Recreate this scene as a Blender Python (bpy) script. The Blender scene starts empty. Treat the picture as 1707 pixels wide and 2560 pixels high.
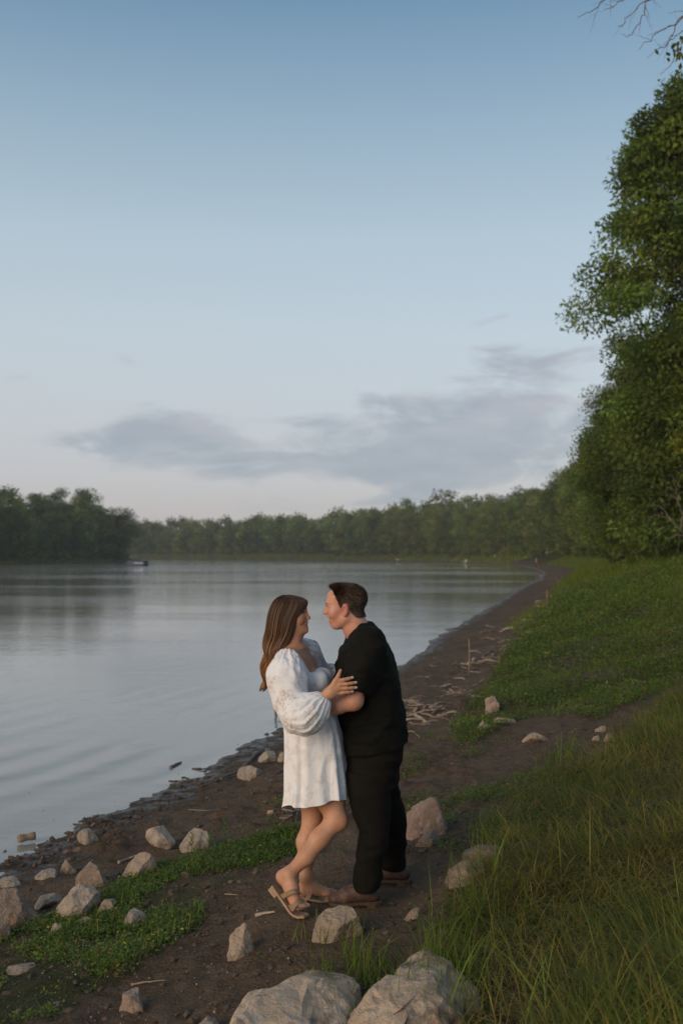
import bpy, math, random
import numpy as np
from mathutils import Vector, Matrix

# ------------------------------------------------------------------ camera, sky, sun, exposure
F, HOR, CX, CAMH = 2490.0, 1387.0, 853.5, 2.5       # focal length and horizon in photo pixels, eye height above the river
sc = bpy.context.scene
cam_d = bpy.data.cameras.new('camera'); cam = bpy.data.objects.new('camera', cam_d)
sc.collection.objects.link(cam); sc.camera = cam
cam.location = (0, 0, CAMH); cam.rotation_euler = (math.pi/2, 0, 0)
cam_d.lens = 35.0; cam_d.sensor_width = 36.0; cam_d.shift_y = 107/2560
cam_d.clip_start = 0.1; cam_d.clip_end = 5000
cam_d.dof.use_dof = True; cam_d.dof.focus_distance = 5.45; cam_d.dof.aperture_fstop = 2.8

SUN_EL, SUN_AZ = math.radians(16), math.radians(222)     # azimuth clockwise from +Y: behind the camera, to the left
world = bpy.data.worlds.new('World'); sc.world = world; world.use_nodes = True
SKY_STRENGTH = 0.15
def build_world():
    nt = world.node_tree; N = nt.nodes; L = nt.links
    bg = N['Background']; bg.inputs[1].default_value = SKY_STRENGTH
    sky = N.new('ShaderNodeTexSky'); sky.sky_type = 'NISHITA'; sky.sun_disc = False
    sky.sun_elevation = math.radians(8); sky.sun_rotation = SUN_AZ
    sky.air_density = 1.0; sky.dust_density = 0.6; sky.ozone_density = 3.0
    tc = N.new('ShaderNodeTexCoord')
    sep = N.new('ShaderNodeSeparateXYZ'); L.new(tc.outputs['Generated'], sep.inputs[0])
    def m(op, a, b=None, c=None, clamp=False):
        n = N.new('ShaderNodeMath'); n.operation = op; n.use_clamp = clamp
        for i, v in enumerate((a, b, c)):
            if v is None: continue
            if isinstance(v, (int, float)): n.inputs[i].default_value = v
            else: L.new(v, n.inputs[i])
        return n.outputs[0]
    def mix(fac, a, b):
        n = N.new('ShaderNodeMix'); n.data_type = 'RGBA'
        L.new(fac, n.inputs[0]) if not isinstance(fac, float) else setattr(n.inputs[0], 'default_value', fac)
        for i, v in ((6, a), (7, b)):
            if isinstance(v, tuple): n.inputs[i].default_value = tuple(c/SKY_STRENGTH for c in v) + (1,)
            else: L.new(v, n.inputs[i])
        return n.outputs[2]
    x, y, z = sep.outputs
    el = m('ARCSINE', z); az = m('ARCTAN2', x, y)
    # low hazy air: pale and faintly pink against the horizon, blue-white above it
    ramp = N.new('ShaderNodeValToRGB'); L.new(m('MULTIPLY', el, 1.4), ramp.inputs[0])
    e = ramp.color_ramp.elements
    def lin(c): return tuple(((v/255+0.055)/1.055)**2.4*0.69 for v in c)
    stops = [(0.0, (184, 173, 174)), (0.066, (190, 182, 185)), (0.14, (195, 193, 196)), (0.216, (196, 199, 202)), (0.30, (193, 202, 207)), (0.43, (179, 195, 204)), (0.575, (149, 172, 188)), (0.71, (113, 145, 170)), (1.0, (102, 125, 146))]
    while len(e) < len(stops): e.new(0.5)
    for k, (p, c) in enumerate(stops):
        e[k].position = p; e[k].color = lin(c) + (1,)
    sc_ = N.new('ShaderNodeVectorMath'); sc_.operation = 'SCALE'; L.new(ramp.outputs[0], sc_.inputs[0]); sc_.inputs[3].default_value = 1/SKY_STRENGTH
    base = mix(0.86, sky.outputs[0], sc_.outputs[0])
    # cloud bank: noise in direction space, thickened where the photograph has its bank
    mp = N.new('ShaderNodeMapping'); mp.inputs['Scale'].default_value = (4.4, 4.4, 15.0); mp.inputs['Location'].default_value = (2.3, 0.7, 1.9)
    L.new(tc.outputs['Generated'], mp.inputs[0])
    nz = N.new('ShaderNodeTexNoise'); nz.inputs['Scale'].default_value = 1.9; nz.inputs['Detail'].default_value = 7; nz.inputs['Roughness'].default_value = 0.57; nz.inputs['Distortion'].default_value = 0.5
    L.new(mp.outputs[0], nz.inputs[0])
    tot = None
    for (a0, e0, wa, we, amp) in ((-.245, .108, .06, .014, .22), (-.175, .112, .10, .026, .31), (.07, .106, .17, .036, .36), (.19, .145, .11, .060, .36), (.02, .083, .19, .015, .28),
                                  (-.19, .126, .06, .010, .10), (.225, .285, .035, .03, .20), (.145, .190, .035, .012, .13), (-.02, .13, .05, .010, .12), (.16, .345, .012, .004, .12)):
        da = m('MULTIPLY', m('SUBTRACT', az, a0), 1/wa); de = m('MULTIPLY', m('SUBTRACT', el, e0), 1/we)
        r2 = m('ADD', m('MULTIPLY', da, da), m('MULTIPLY', de, de))
        g = m('MULTIPLY', m('EXPONENT', m('MULTIPLY', r2, -1.0)), amp)
        tot = g if tot is None else m('ADD', tot, g)
    # the rest of the sky carries scattered low cloud of the same kind
    side = m('MULTIPLY', m('SUBTRACT', m('ABSOLUTE', az), 0.35), 2.5, clamp=True)
    band = m('EXPONENT', m('MULTIPLY', m('POWER', m('MULTIPLY', m('SUBTRACT', el, 0.12), 1/0.09), 2.0), -1.0))
    tot = m('ADD', tot, m('MULTIPLY', m('MULTIPLY', side, band), 0.2))
    high = m('MULTIPLY', m('SUBTRACT', el, 0.17), 1.6, clamp=True)
    dens = m('MULTIPLY', m('SUBTRACT', m('ADD', m('MULTIPLY', nz.outputs[0], 1.5), m('SUBTRACT', tot, high)), 0.875), 2.9, clamp=True)
    sm = N.new('ShaderNodeMapRange'); sm.interpolation_type = 'SMOOTHSTEP'; L.new(dens, sm.inputs[0])
    nz2 = N.new('ShaderNodeTexNoise'); nz2.inputs['Scale'].default_value = 2.6; nz2.inputs['Detail'].default_value = 5; L.new(mp.outputs[0], nz2.inputs[0])
    tone = m('MULTIPLY', m('SUBTRACT', nz2.outputs[0], 0.38), 3.0, clamp=True)
    hi = m('MULTIPLY', m('SUBTRACT', el, 0.10), 7.0, clamp=True)          # upper cloud catches the pink of the afterglow
    ccol = mix(hi, mix(tone, lin((152, 164, 175)), lin((172, 178, 186))), mix(tone, lin((162, 168, 180)), lin((186, 181, 190))))
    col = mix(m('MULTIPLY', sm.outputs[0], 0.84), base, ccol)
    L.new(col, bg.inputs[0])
build_world()

sun_d = bpy.data.lights.new('sun', 'SUN'); sun = bpy.data.objects.new('sun', sun_d); sc.collection.objects.link(sun)
sun_d.energy = 1.5; sun_d.angle = math.radians(45); sun_d.color = (1.0, 0.77, 0.53)
sdir = Vector((math.sin(SUN_AZ)*math.cos(SUN_EL), math.cos(SUN_AZ)*math.cos(SUN_EL), math.sin(SUN_EL)))
sun.rotation_euler = sdir.to_track_quat('Z', 'Y').to_euler(); sun.location = (-20, -20, 30)

sc.view_settings.view_transform = 'Standard'; sc.view_settings.look = 'None'
sc.view_settings.exposure = 0.65; sc.view_settings.gamma = 1.0; sc.view_settings.use_curve_mapping = False
sc.cycles.use_denoising = True
sc.cycles.max_bounces = 6; sc.cycles.transparent_max_bounces = 12

# ------------------------------------------------------------------ helpers
rng = np.random.default_rng(7); random.seed(7)
COL = sc.collection
def P(px, py, d):
    """world point seen at photo pixel (px, py) at depth d"""
    return np.array([(px-CX)/F*d, d, CAMH-(py-HOR)/F*d])
def hashf(ix, iy, iz, seed):
    h = (ix.astype(np.int64)*374761393 + iy.astype(np.int64)*668265263 + iz.astype(np.int64)*1274126177 + seed*974634777) & 0xffffffff
    h = ((h ^ (h >> 13))*1274126177) & 0xffffffff
    h = (h ^ (h >> 16)) & 0xffffff
    return h.astype(np.float64)/0xffffff
def vnoise(p, seed=0):
    """value noise -1..1 at points p (n,3) or (n,2)"""
    p = np.asarray(p, float)
    if p.shape[1] == 2: p = np.c_[p, np.zeros(len(p))]
    i = np.floor(p).astype(np.int64); f = p-i; f = f*f*(3-2*f)
    out = 0
    for dx in (0, 1):
        wx = f[:, 0] if dx else 1-f[:, 0]
        for dy in (0, 1):
            wy = f[:, 1] if dy else 1-f[:, 1]
            for dz in (0, 1):
                wz = f[:, 2] if dz else 1-f[:, 2]
                out = out + wx*wy*wz*hashf(i[:, 0]+dx, i[:, 1]+dy, i[:, 2]+dz, seed)
    return out*2-1
def fbm(p, octv=4, seed=0, gain=0.5):
    a, o, s = 1.0, 0, 0
    p = np.asarray(p, float)
    for k in range(octv):
        o = o + a*vnoise(p*(2.03**k), seed+k*17); s += a; a *= gain
    return o/s
def sstep(a, b, x): t = np.clip((x-a)/(b-a), 0, 1); return t*t*(3-2*t)
def mesh_np(name, V, Fc, smooth=False, col=None, mats=None, midx=None):
    me = bpy.data.meshes.new(name)
    V = np.ascontiguousarray(V, dtype=np.float32)
    blocks = Fc if isinstance(Fc, list) else [Fc]
    blocks = [np.asarray(b, dtype=np.int32) for b in blocks if len(b)]
    nl = sum(b.size for b in blocks); npoly = sum(len(b) for b in blocks)
    me.vertices.add(len(V)); me.vertices.foreach_set('co', V.ravel())
    me.loops.add(nl); me.loops.foreach_set('vertex_index', np.concatenate([b.ravel() for b in blocks]))
    tot = np.concatenate([np.full(len(b), b.shape[1]) for b in blocks])
    st = np.r_[0, np.cumsum(tot)[:-1]].astype(np.int32)
    me.polygons.add(npoly); me.polygons.foreach_set('loop_start', st)
    me.polygons.foreach_set('use_smooth', np.full(npoly, bool(smooth)))
    for m in (mats or []): me.materials.append(m)
    if midx is not None: me.polygons.foreach_set('material_index', np.asarray(midx, dtype=np.int32))
    if col is not None:
        ca = me.color_attributes.new('Col', 'FLOAT_COLOR', 'POINT')
        c4 = np.ones((len(V), 4), np.float32); c4[:, :3] = col
        ca.data.foreach_set('color', c4.ravel())
    me.update(calc_edges=True)
    return me
def link(name, me, parent=None, loc=None):
    o = bpy.data.objects.new(name, me); COL.objects.link(o)
    if parent is not None: o.parent = parent
    if loc is not None: o.location = loc
    return o
def tag(o, label=None, cat=None, group=None, kind=None):
    for k, v in (('label', label), ('category', cat), ('group', group), ('kind', kind)):
        if v: o[k] = v
    return o
def empty(name, loc=(0, 0, 0), rz=0):
    o = bpy.data.objects.new(name, None); COL.objects.link(o); o.location = loc; o.rotation_euler = (0, 0, rz); o.empty_display_size = 0.1
    return o

# ---- materials
def new_mat(name):
    m = bpy.data.materials.new(name); m.use_nodes = True
    return m, m.node_tree, m.node_tree.nodes['Principled BSDF']
class NB:
    """tiny node builder"""
    def __init__(s, nt): s.nt = nt; s.N = nt.nodes; s.L = nt.links
    def put(s, sock, v):
        if isinstance(v, bpy.types.NodeSocket): s.L.new(v, sock)
        elif isinstance(v, (tuple, list)) and len(v) == 3 and sock.type == 'RGBA': sock.default_value = (*v, 1)
        else: sock.default_value = v
    def math(s, op, a, b=None, clamp=False):
        n = s.N.new('ShaderNodeMath'); n.operation = op; n.use_clamp = clamp; s.put(n.inputs[0], a)
        if b is not None: s.put(n.inputs[1], b)
        return n.outputs[0]
    def mix(s, f, a, b, mode='MIX'):
        n = s.N.new('ShaderNodeMix'); n.data_type = 'RGBA'; n.blend_type = mode
        s.put(n.inputs[0], f); s.put(n.inputs[6], a); s.put(n.inputs[7], b); return n.outputs[2]
    def coord(s, which='Object', scale=(1, 1, 1), loc=(0, 0, 0), rot=(0, 0, 0)):
        t = s.N.new('ShaderNodeTexCoord'); mp = s.N.new('ShaderNodeMapping'); s.L.new(t.outputs[which], mp.inputs[0])
        mp.inputs['Scale'].default_value = scale; mp.inputs['Location'].default_value = loc; mp.inputs['Rotation'].default_value = rot
        return mp.outputs[0]
    def noise(s, vec, scale, detail=4, rough=0.55, dist=0.0):
        n = s.N.new('ShaderNodeTexNoise'); s.L.new(vec, n.inputs[0]) if vec is not None else None
        n.inputs['Scale'].default_value = scale; n.inputs['Detail'].default_value = detail; n.inputs['Roughness'].default_value = rough; n.inputs['Distortion'].default_value = dist
        return n.outputs[0]
    def ramp(s, f, a, b, ca=0.0, cb=1.0):
        n = s.N.new('ShaderNodeMapRange'); n.interpolation_type = 'SMOOTHSTEP'; s.put(n.inputs[0], f)
        n.inputs[1].default_value = a; n.inputs[2].default_value = b; n.inputs[3].default_value = ca; n.inputs[4].default_value = cb
        return n.outputs[0]
    def bump(s, h, strength, dist, normal=None):
        n = s.N.new('ShaderNodeBump'); s.put(n.inputs['Height'], h); n.inputs['Strength'].default_value = strength; n.inputs['Distance'].default_value = dist
        if normal is not None: s.L.new(normal, n.inputs['Normal'])
        return n.outputs[0]
    def attr(s, name='Col'):
        n = s.N.new('ShaderNodeAttribute'); n.attribute_name = name; return n.outputs['Color']
    def rand(s):
        n = s.N.new('ShaderNodeObjectInfo'); return n.outputs['Random']
def simple_mat(name, col, rough=0.7, var=0.25, scale=6.0, bump=0.0, bscale=40.0, spec=0.3, metal=0.0):
    m, nt, b = new_mat(name); n = NB(nt); v = n.coord('Object')
    k = n.noise(v, scale, 5)
    n.put(b.inputs['Base Color'], n.mix(n.ramp(k, 0.3, 0.7), tuple(c*(1-var) for c in col), tuple(min(1, c*(1+var)) for c in col)))
    b.inputs['Roughness'].default_value = rough; b.inputs['Specular IOR Level'].default_value = spec; b.inputs['Metallic'].default_value = metal
    if bump: n.put(b.inputs['Normal'], n.bump(n.noise(v, bscale, 5), bump, 0.02))
    return m
def leaf_mat(name, ca, cb, trans=0.3, rough=0.55, objvar=0.25, nscale=0.6):
    """foliage: leaf colour between ca and cb by position, each plant its own shade, light passing through"""
    m, nt, b = new_mat(name); n = NB(nt)
    c = n.mix(n.ramp(n.noise(n.coord('Object'), nscale, 4), 0.32, 0.68), ca, cb)
    c = n.mix(1.0, c, n.attr('Col'), 'MULTIPLY')
    hs = nt.nodes.new('ShaderNodeHueSaturation'); n.put(hs.inputs['Color'], c)
    r = n.rand()
    n.put(hs.inputs['Value'], n.math('ADD', n.math('MULTIPLY', r, 2*objvar), 1-objvar))
    n.put(hs.inputs['Hue'], n.math('ADD', n.math('MULTIPLY', n.math('FRACT', n.math('MULTIPLY', r, 7.31)), 0.04), 0.48))
    c = hs.outputs[0]
    n.put(b.inputs['Base Color'], c); b.inputs['Roughness'].default_value = rough; b.inputs['Specular IOR Level'].default_value = 0.25
    if trans:
        t = nt.nodes.new('ShaderNodeBsdfTranslucent'); n.put(t.inputs[0], c)
        mx = nt.nodes.new('ShaderNodeMixShader'); mx.inputs[0].default_value = trans
        nt.links.new(b.outputs[0], mx.inputs[1]); nt.links.new(t.outputs[0], mx.inputs[2])
        nt.links.new(mx.outputs[0], nt.nodes['Material Output'].inputs[0])
    return m
def tube(pts, rad, sides=6, cap=True):
    """tapered tube along pts; returns V, quads"""
    pts = np.asarray(pts, float); rad = np.asarray(rad, float); n = len(pts)
    if rad.ndim == 0: rad = np.full(n, float(rad))
    T = np.gradient(pts, axis=0); T /= np.linalg.norm(T, axis=1)[:, None]+1e-12
    tm = np.abs(T).mean(0); up = np.eye(3)[int(np.argmin(tm))]+np.array([0.03, 0.02, 0.04])
    A = np.cross(T, up); A /= np.linalg.norm(A, axis=1)[:, None]+1e-12; B = np.cross(T, A)
    th = np.linspace(0, 2*np.pi, sides, endpoint=False)
    V = pts[:, None, :]+rad[:, None, None]*(np.cos(th)[None, :, None]*A[:, None, :]+np.sin(th)[None, :, None]*B[:, None, :])
    V = V.reshape(-1, 3); i = np.arange(n-1)[:, None]*sides; j = np.arange(sides)[None, :]; k = (j+1) % sides
    Q = np.stack([i+j, i+k, i+sides+k, i+sides+j], -1).reshape(-1, 4)
    if cap:
        V = np.vstack([V, pts[0], pts[-1]]); a, b = len(V)-2, len(V)-1; jj = np.arange(sides); kk = (jj+1) % sides
        Tr = np.vstack([np.stack([np.full(sides, a), kk, jj], -1), np.stack([np.full(sides, b), (n-1)*sides+jj, (n-1)*sides+kk], -1)])
        return V, Q, Tr
    return V, Q, np.zeros((0, 3), int)
class MB:
    """collects pieces of one mesh"""
    def __init__(s): s.V = []; s.Q = []; s.T = []; s.C = []; s.n = 0
    def add(s, V, Q=None, T=None, col=(1, 1, 1)):
        V = np.asarray(V, float); s.V.append(V)
        if Q is not None and len(Q): s.Q.append(np.asarray(Q)+s.n)
        if T is not None and len(T): s.T.append(np.asarray(T)+s.n)
        c = np.asarray(col, float); s.C.append(np.broadcast_to(c, (len(V), 3)) if c.ndim == 1 else c)
        s.n += len(V)
    def tube(s, pts, rad, sides=6, col=(1, 1, 1)):
        V, Q, T = tube(pts, rad, sides); s.add(V, Q, T, col)
    def box(s, c, size, rot=None, col=(1, 1, 1)):
        h = np.array(size, float)/2
        V = np.array([[x, y, z] for x in (-1, 1) for y in (-1, 1) for z in (-1, 1)], float)*h
        if rot is not None: V = V @ np.array(rot).T
        s.add(V+np.array(c, float), [[0, 1, 3, 2], [4, 6, 7, 5], [0, 4, 5, 1], [2, 3, 7, 6], [0, 2, 6, 4], [1, 5, 7, 3]], None, col)
    def mesh(s, name, mat, smooth=False, origin=(0, 0, 0)):
        V = np.vstack(s.V)-np.asarray(origin); bl = []
        if s.Q: bl.append(np.vstack(s.Q))
        if s.T: bl.append(np.vstack(s.T))
        return mesh_np(name, V, bl, smooth, np.vstack(s.C), [mat] if mat else None)
    def build(s, name, mat, parent=None, smooth=False, origin=(0, 0, 0)):
        return link(name, s.mesh(name, mat, smooth, origin), parent)

# ------------------------------------------------------------------ the river bank: one heightfield
SHORE = np.array([(-60, -120), (-16.6, -29), (-6.3, -1), (-2.72, 8.1), (-2.08, 10.0), (-1.4, 12.1), (-.78, 14.2), (.2, 18.2), (1.35, 22.8), (3.0, 30.7), (6.1, 43.5), (13.5, 75), (20.5, 103), (28, 138),
                  (35, 180), (40, 220), (42.5, 260), (41, 305), (34, 345), (18, 385), (-9, 430), (-50, 490), (-110, 560), (-200, 650), (-420, 800),
                  (-460, 640), (-260, 490), (-150, 425), (-96, 385), (-72, 354), (-76, 322), (-84, 285), (-87, 249), (-92, 190), (-100, 100), (-120, 0), (-150, -120)], float)
def water_sd(x, y):
    """distance to the waterline, positive on land"""
    x = np.asarray(x, float).ravel(); y = np.asarray(y, float).ravel()
    wob = 0.16*vnoise(np.c_[x, y]*0.9, 91)+0.07*vnoise(np.c_[x, y]*3.1, 92)
    d = np.full(x.shape, 1e9); inside = np.zeros(x.shape, bool)
    n = len(SHORE)
    for i in range(n):
        a = SHORE[i]; b = SHORE[(i+1) % n]; e = b-a
        t = np.clip(((x-a[0])*e[0]+(y-a[1])*e[1])/(e@e), 0, 1)
        d = np.minimum(d, np.hypot(x-a[0]-t*e[0], y-a[1]-t*e[1]))
        c = (a[1] > y) != (b[1] > y)
        with np.errstate(divide='ignore', invalid='ignore'):
            inside ^= c & (x < (b[0]-a[0])*(y-a[1])/(b[1]-a[1])+a[0])
    return np.where(inside, -d, d)+wob
FEET = [(P(735, 2283, 5.33), 0.16), (P(800, 2252, 5.56), 0.16), (P(890, 2266, 5.42), 0.2), (P(975, 2209, 5.84), 0.2)]   # where the two stand
def ground_z(x, y, detail=True):
    x = np.asarray(x, float).ravel(); y = np.asarray(y, float).ravel()
    s = water_sd(x, y); w = sstep(10, 26, y)
    zn = np.interp(s, [-40, -8, 0, 4, 6, 9, 14, 30, 200], [-3, -1.2, 0, .62, .93, 1.7, 2.7, 3.2, 3.6])
    zf = np.interp(s, [-40, -8, 0, 2, 5, 8, 14, 60, 300], [-3, -1.0, 0, .34, 1.2, 2.25, 2.6, 3.2, 3.6])
    z = zn*(1-w)+zf*w
    if detail:
        p = np.c_[x, y]; k = sstep(-0.8, 1.5, s); nr = 1-sstep(14, 40, y)
        z = z+0.07*k*fbm(p*0.7, 3, 5)
        clod = np.maximum(0, fbm(p*5.5, 3, 21)-0.05)
        z = z+nr*sstep(-0.5, 0.4, s)*(0.10*clod*(0.35+0.65*sstep(-.3, .3, vnoise(p*0.6, 31)))+0.018*fbm(p*15, 2, 41))
        z = z+nr*0.020*(1-sstep(0.2, 1.6, np.abs(s)))*fbm(np.c_[x*3.0-y*1.2, y*2.2]*1.3, 3, 61)
        for q, r in FEET:
            g = np.exp(-((x-q[0])**2+(y-q[1])**2)/(2*r*r)); z = z*(1-g)+(q[2]-0.004)*g
    return z
def G(px, py, lift=0.0):
    """ground point seen at photo pixel (px, py)"""
    d = np.geomspace(2.2, 700, 140)
    for _ in range(3):
        x = (px-CX)/F*d; zr = CAMH-(py-HOR)/F*d
        below = zr < np.maximum(ground_z(x, d, False), 0)+lift
        i = int(np.argmax(below)) if below.any() else len(d)-1
        d = np.linspace(d[max(i-1, 0)], d[i], 30)
    x, y = (px-CX)/F*d[-1], d[-1]
    return np.array([x, y, max(0.0, float(ground_z([x], [y])[0]))])
def Gpoly(pts): return np.array([G(*p)[:2] for p in pts])
def inside(poly, x, y):
    r = np.zeros(x.shape, bool); n = len(poly)
    for i in range(n):
        a = poly[i]; b = poly[(i+1) % n]; c = (a[1] > y) != (b[1] > y)
        with np.errstate(divide='ignore', invalid='ignore'):
            r ^= c & (x < (b[0]-a[0])*(y-a[1])/(b[1]-a[1])+a[0])
    return r

def grow(a, b, step0, g, hi):
    out = [a]; st = step0
    while out[-1] < b: out.append(out[-1]+st); st = min(st*g, hi)
    return out
def build_ground():
    xs = np.r_[-np.array(grow(3.6, 2500, 0.04, 1.075, 200))[::-1], np.arange(-3.56, 3.57, 0.038), np.array(grow(3.6, 2500, 0.04, 1.075, 200))]
    ys = np.r_[-np.array(grow(-2.6, 900, 0.05, 1.12, 120))[::-1], np.arange(2.64, 9.5, 0.038), np.array(grow(9.53, 3000, 0.04, 1.032, 120))]
    X, Y = np.meshgrid(xs, ys); Z = ground_z(X, Y)
    V = np.c_[X.ravel(), Y.ravel(), Z]; nx, ny = len(xs), len(ys)
    i = np.arange(ny-1)[:, None]*nx; j = np.arange(nx-1)[None, :]
    Q = np.stack([i+j, i+j+1, i+nx+j+1, i+nx+j], -1).reshape(-1, 4)
    s = water_sd(X, Y)
    # what grows where: 1 = turf, 0 = bare mud
    turf = sstep(2.4, 5.0, s)*sstep(14, 40, Y.ravel())
    turf = np.maximum(turf, sstep(1.5, 4.0, s)*(Y.ravel() > 200))
    p = V[:, :2]
    for poly in (TALL_POLY, MID_POLY, LEFT_POLY): turf = np.maximum(turf, (0.35+.5*sstep(-.3, .4, fbm(p*2.3, 3, 19)))*inside(poly, p[:, 0]+.22*fbm(p*2.2, 3, 71), p[:, 1]+.3*fbm(p*2.2, 3, 72)))
    turf = np.maximum(turf, sstep(7, 9, s))
    col = np.c_[turf, np.clip(s/10+0.5, 0, 1), np.zeros(len(s))]
    m, nt, b = new_mat('bank_earth'); n = NB(nt); v = n.coord('Object')
    a = n.N.new('ShaderNodeSeparateColor'); n.L.new(n.attr('Col'), a.inputs[0])
    g = n.N.new('ShaderNodeNewGeometry'); zz = n.N.new('ShaderNodeSeparateXYZ'); n.L.new(g.outputs['Position'], zz.inputs[0])
    n1 = n.noise(v, 0.9, 5, 0.6); n2 = n.noise(v, 9, 6, 0.65); n3 = n.noise(v, 55, 4, 0.6)
    mud = n.mix(n.ramp(n1, 0.35, 0.68), (0.088, 0.057, 0.036), (0.135, 0.092, 0.061))
    mud = n.mix(n.math('MULTIPLY', n.ramp(n2, 0.42, 0.66), 0.55), mud, (0.165, 0.115, 0.078))
    mud = n.mix(n.math('MULTIPLY', n.ramp(n3, 0.56, 0.72), 0.4), mud, (0.215, 0.155, 0.11))
    mud = n.mix(n.math('MULTIPLY', n.ramp(n.noise(v, 1.7, 4, 0.6), 0.55, 0.7), 0.35), mud, (0.085, 0.09, 0.035))   # algae film
    # wetness: close to the river's level the mud is soaked and shines
    wet = n.ramp(n.math('ADD', zz.outputs[2], n.math('MULTIPLY', n.math('SUBTRACT', n1, 0.5), 0.16)), 0.15, 0.0)
    mudw = n.mix(wet, mud, n.mix(1.0, mud, (0.55, 0.52, 0.50), 'MULTIPLY'))
    soil = n.mix(n.ramp(n2, 0.35, 0.65), (0.035, 0.040, 0.014), (0.060, 0.058, 0.024))
    n.put(b.inputs['Base Color'], n.mix(a.outputs[0], mudw, soil))
    pud = n.math('MULTIPLY', wet, n.ramp(n.noise(v, 5.5, 4, 0.65), 0.44, 0.58, 0.40, 1.0))      # the shine gathers in puddles
    n.put(b.inputs['Roughness'], n.ramp(pud, 0.0, 1.0, 0.9, 0.30)); n.put(b.inputs['Specular IOR Level'], n.ramp(pud, 0, 1, 0.12, 0.5))
    h = n.math('ADD', n.math('MULTIPLY', n2, 1.0), n.math('MULTIPLY', n3, 0.35))
    n.put(b.inputs['Normal'], n.bump(h, 1.0, 0.05))
    o = link('ground', mesh_np('ground', V, Q, True, col, [m])); tag(o, 'bare dark mud of the river bank and the ground behind it', None, None, 'structure')
TALL_POLY = Gpoly([(1707, 1730), (1600, 1800), (1520, 1880), (1430, 1930), (1310, 1985), (1240, 2050), (1205, 2130), (1190, 2210), (1130, 2300), (1175, 2380), (1150, 2470), (1085, 2559)])
TALL_POLY = np.vstack([TALL_POLY, [(0.9, 2.6), (1.2, 0.5), (6, 0.5), (10, 14)]])
MID_POLY = Gpoly([(1135, 1858), (1150, 1800), (1195, 1740), (1235, 1690), (1262, 1640), (1300, 1590), (1350, 1545), (1395, 1505), (1425, 1460), (1430, 1430)])
MID_POLY = np.vstack([MID_POLY, [(60, 160), (50, 60), (14, 26)], Gpoly([(1706, 1700), (1560, 1770), (1500, 1805), (1420, 1800), (1300, 1800), (1230, 1835), (1170, 1870)])])
LEFT_POLY = Gpoly([(0, 2325), (110, 2300), (240, 2240), (330, 2195), (400, 2165), (470, 2150), (570, 2125), (745, 2085), (750, 2140), (610, 2205), (525, 2235), (480, 2320), (340, 2415), (235, 2470), (110, 2558), (0, 2558)])
LEFT_POLY = np.vstack([LEFT_POLY, [(-2.2, 3.2), (-2.4, 5.0)]])
build_ground()

def build_water():
    m, nt, b = new_mat('river_water'); n = NB(nt)
    v = n.coord('Object'); 
    b.inputs['Base Color'].default_value = (0.29, 0.26, 0.215, 1); b.inputs['IOR'].default_value = 1.333
    b.inputs['Specular IOR Level'].default_value = 0.85
    dist = n.N.new('ShaderNodeSeparateXYZ'); geo = n.N.new('ShaderNodeNewGeometry'); n.L.new(geo.outputs['Position'], dist.inputs[0]); dist_y = dist.outputs[1]
    patch = n.ramp(n.noise(n.coord('Object', (0.02, 0.05, 1), rot=(0, 0, 0.12)), 1.0, 4, 0.6), 0.38, 0.66, 0.35, 1.0)   # cat's paws of wind
    n.put(b.inputs['Roughness'], n.math('MULTIPLY', patch, 0.035))
    w1 = n.noise(n.coord('Object', (1.3, 2.6, 1), rot=(0, 0, 0.25)), 1.0, 3, 0.55, 0.4)
    w2 = n.noise(n.coord('Object', (5.5, 10.0, 1), rot=(0, 0, -0.2)), 1.0, 3, 0.6, 0.3)
    w3 = n.noise(n.coord('Object', (0.28, 0.55, 1), rot=(0, 0, 0.1)), 1.0, 3, 0.5)
    # long low swells from the boat's wake, running in on the near shore
    wv = n.N.new('ShaderNodeTexWave'); n.L.new(n.coord('Object', (1, 1, 1), rot=(0, 0, math.radians(21))), wv.inputs[0])
    wv.wave_type = 'BANDS'; wv.bands_direction = 'X'; wv.inputs['Scale'].default_value = 0.42; wv.inputs['Distortion'].default_value = 5.5; wv.inputs['Detail'].default_value = 3; wv.inputs['Detail Scale'].default_value = 0.35
    h = n.math('ADD', n.math('MULTIPLY', w1, 0.015), n.math('MULTIPLY', w2, 0.0075))
    h = n.math('ADD', h, n.math('MULTIPLY', w3, 0.016))
    swell = n.math('MULTIPLY', n.math('MULTIPLY', wv.outputs[1], n.ramp(n.noise(n.coord('Object', (.22, .22, 1)), 1.0, 3, .6), .42, .62, .1, 1.0)), n.ramp(dist_y, 7.0, 24.0, 0.024, 0.001))
    h = n.math('ADD', swell, n.math('MULTIPLY', n.math('MULTIPLY', h, patch), n.ramp(dist_y, 18.0, 260.0, 0.62, 3.2)))     # sheltered by the bank, livelier out in midstream
    n.put(b.inputs['Normal'], n.bump(h, 1.0, 1.0))
    xs = np.r_[np.linspace(-900, -40, 20), np.linspace(-38, 60, 60)]; ys = np.r_[np.linspace(-130, 0, 10), np.linspace(2, 60, 40), np.linspace(65, 900, 40)]
    X, Y = np.meshgrid(xs, ys); V = np.c_[X.ravel(), Y.ravel(), np.zeros(X.size)]; nx, ny = len(xs), len(ys)
    i = np.arange(ny-1)[:, None]*nx; j = np.arange(nx-1)[None, :]
    Q = np.stack([i+j, i+j+1, i+nx+j+1, i+nx+j], -1).reshape(-1, 4)
    o = link('water', mesh_np('water', V, Q, True, None, [m])); tag(o, 'calm grey brown river reflecting the evening sky', None, None, 'structure')
build_water()

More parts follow.
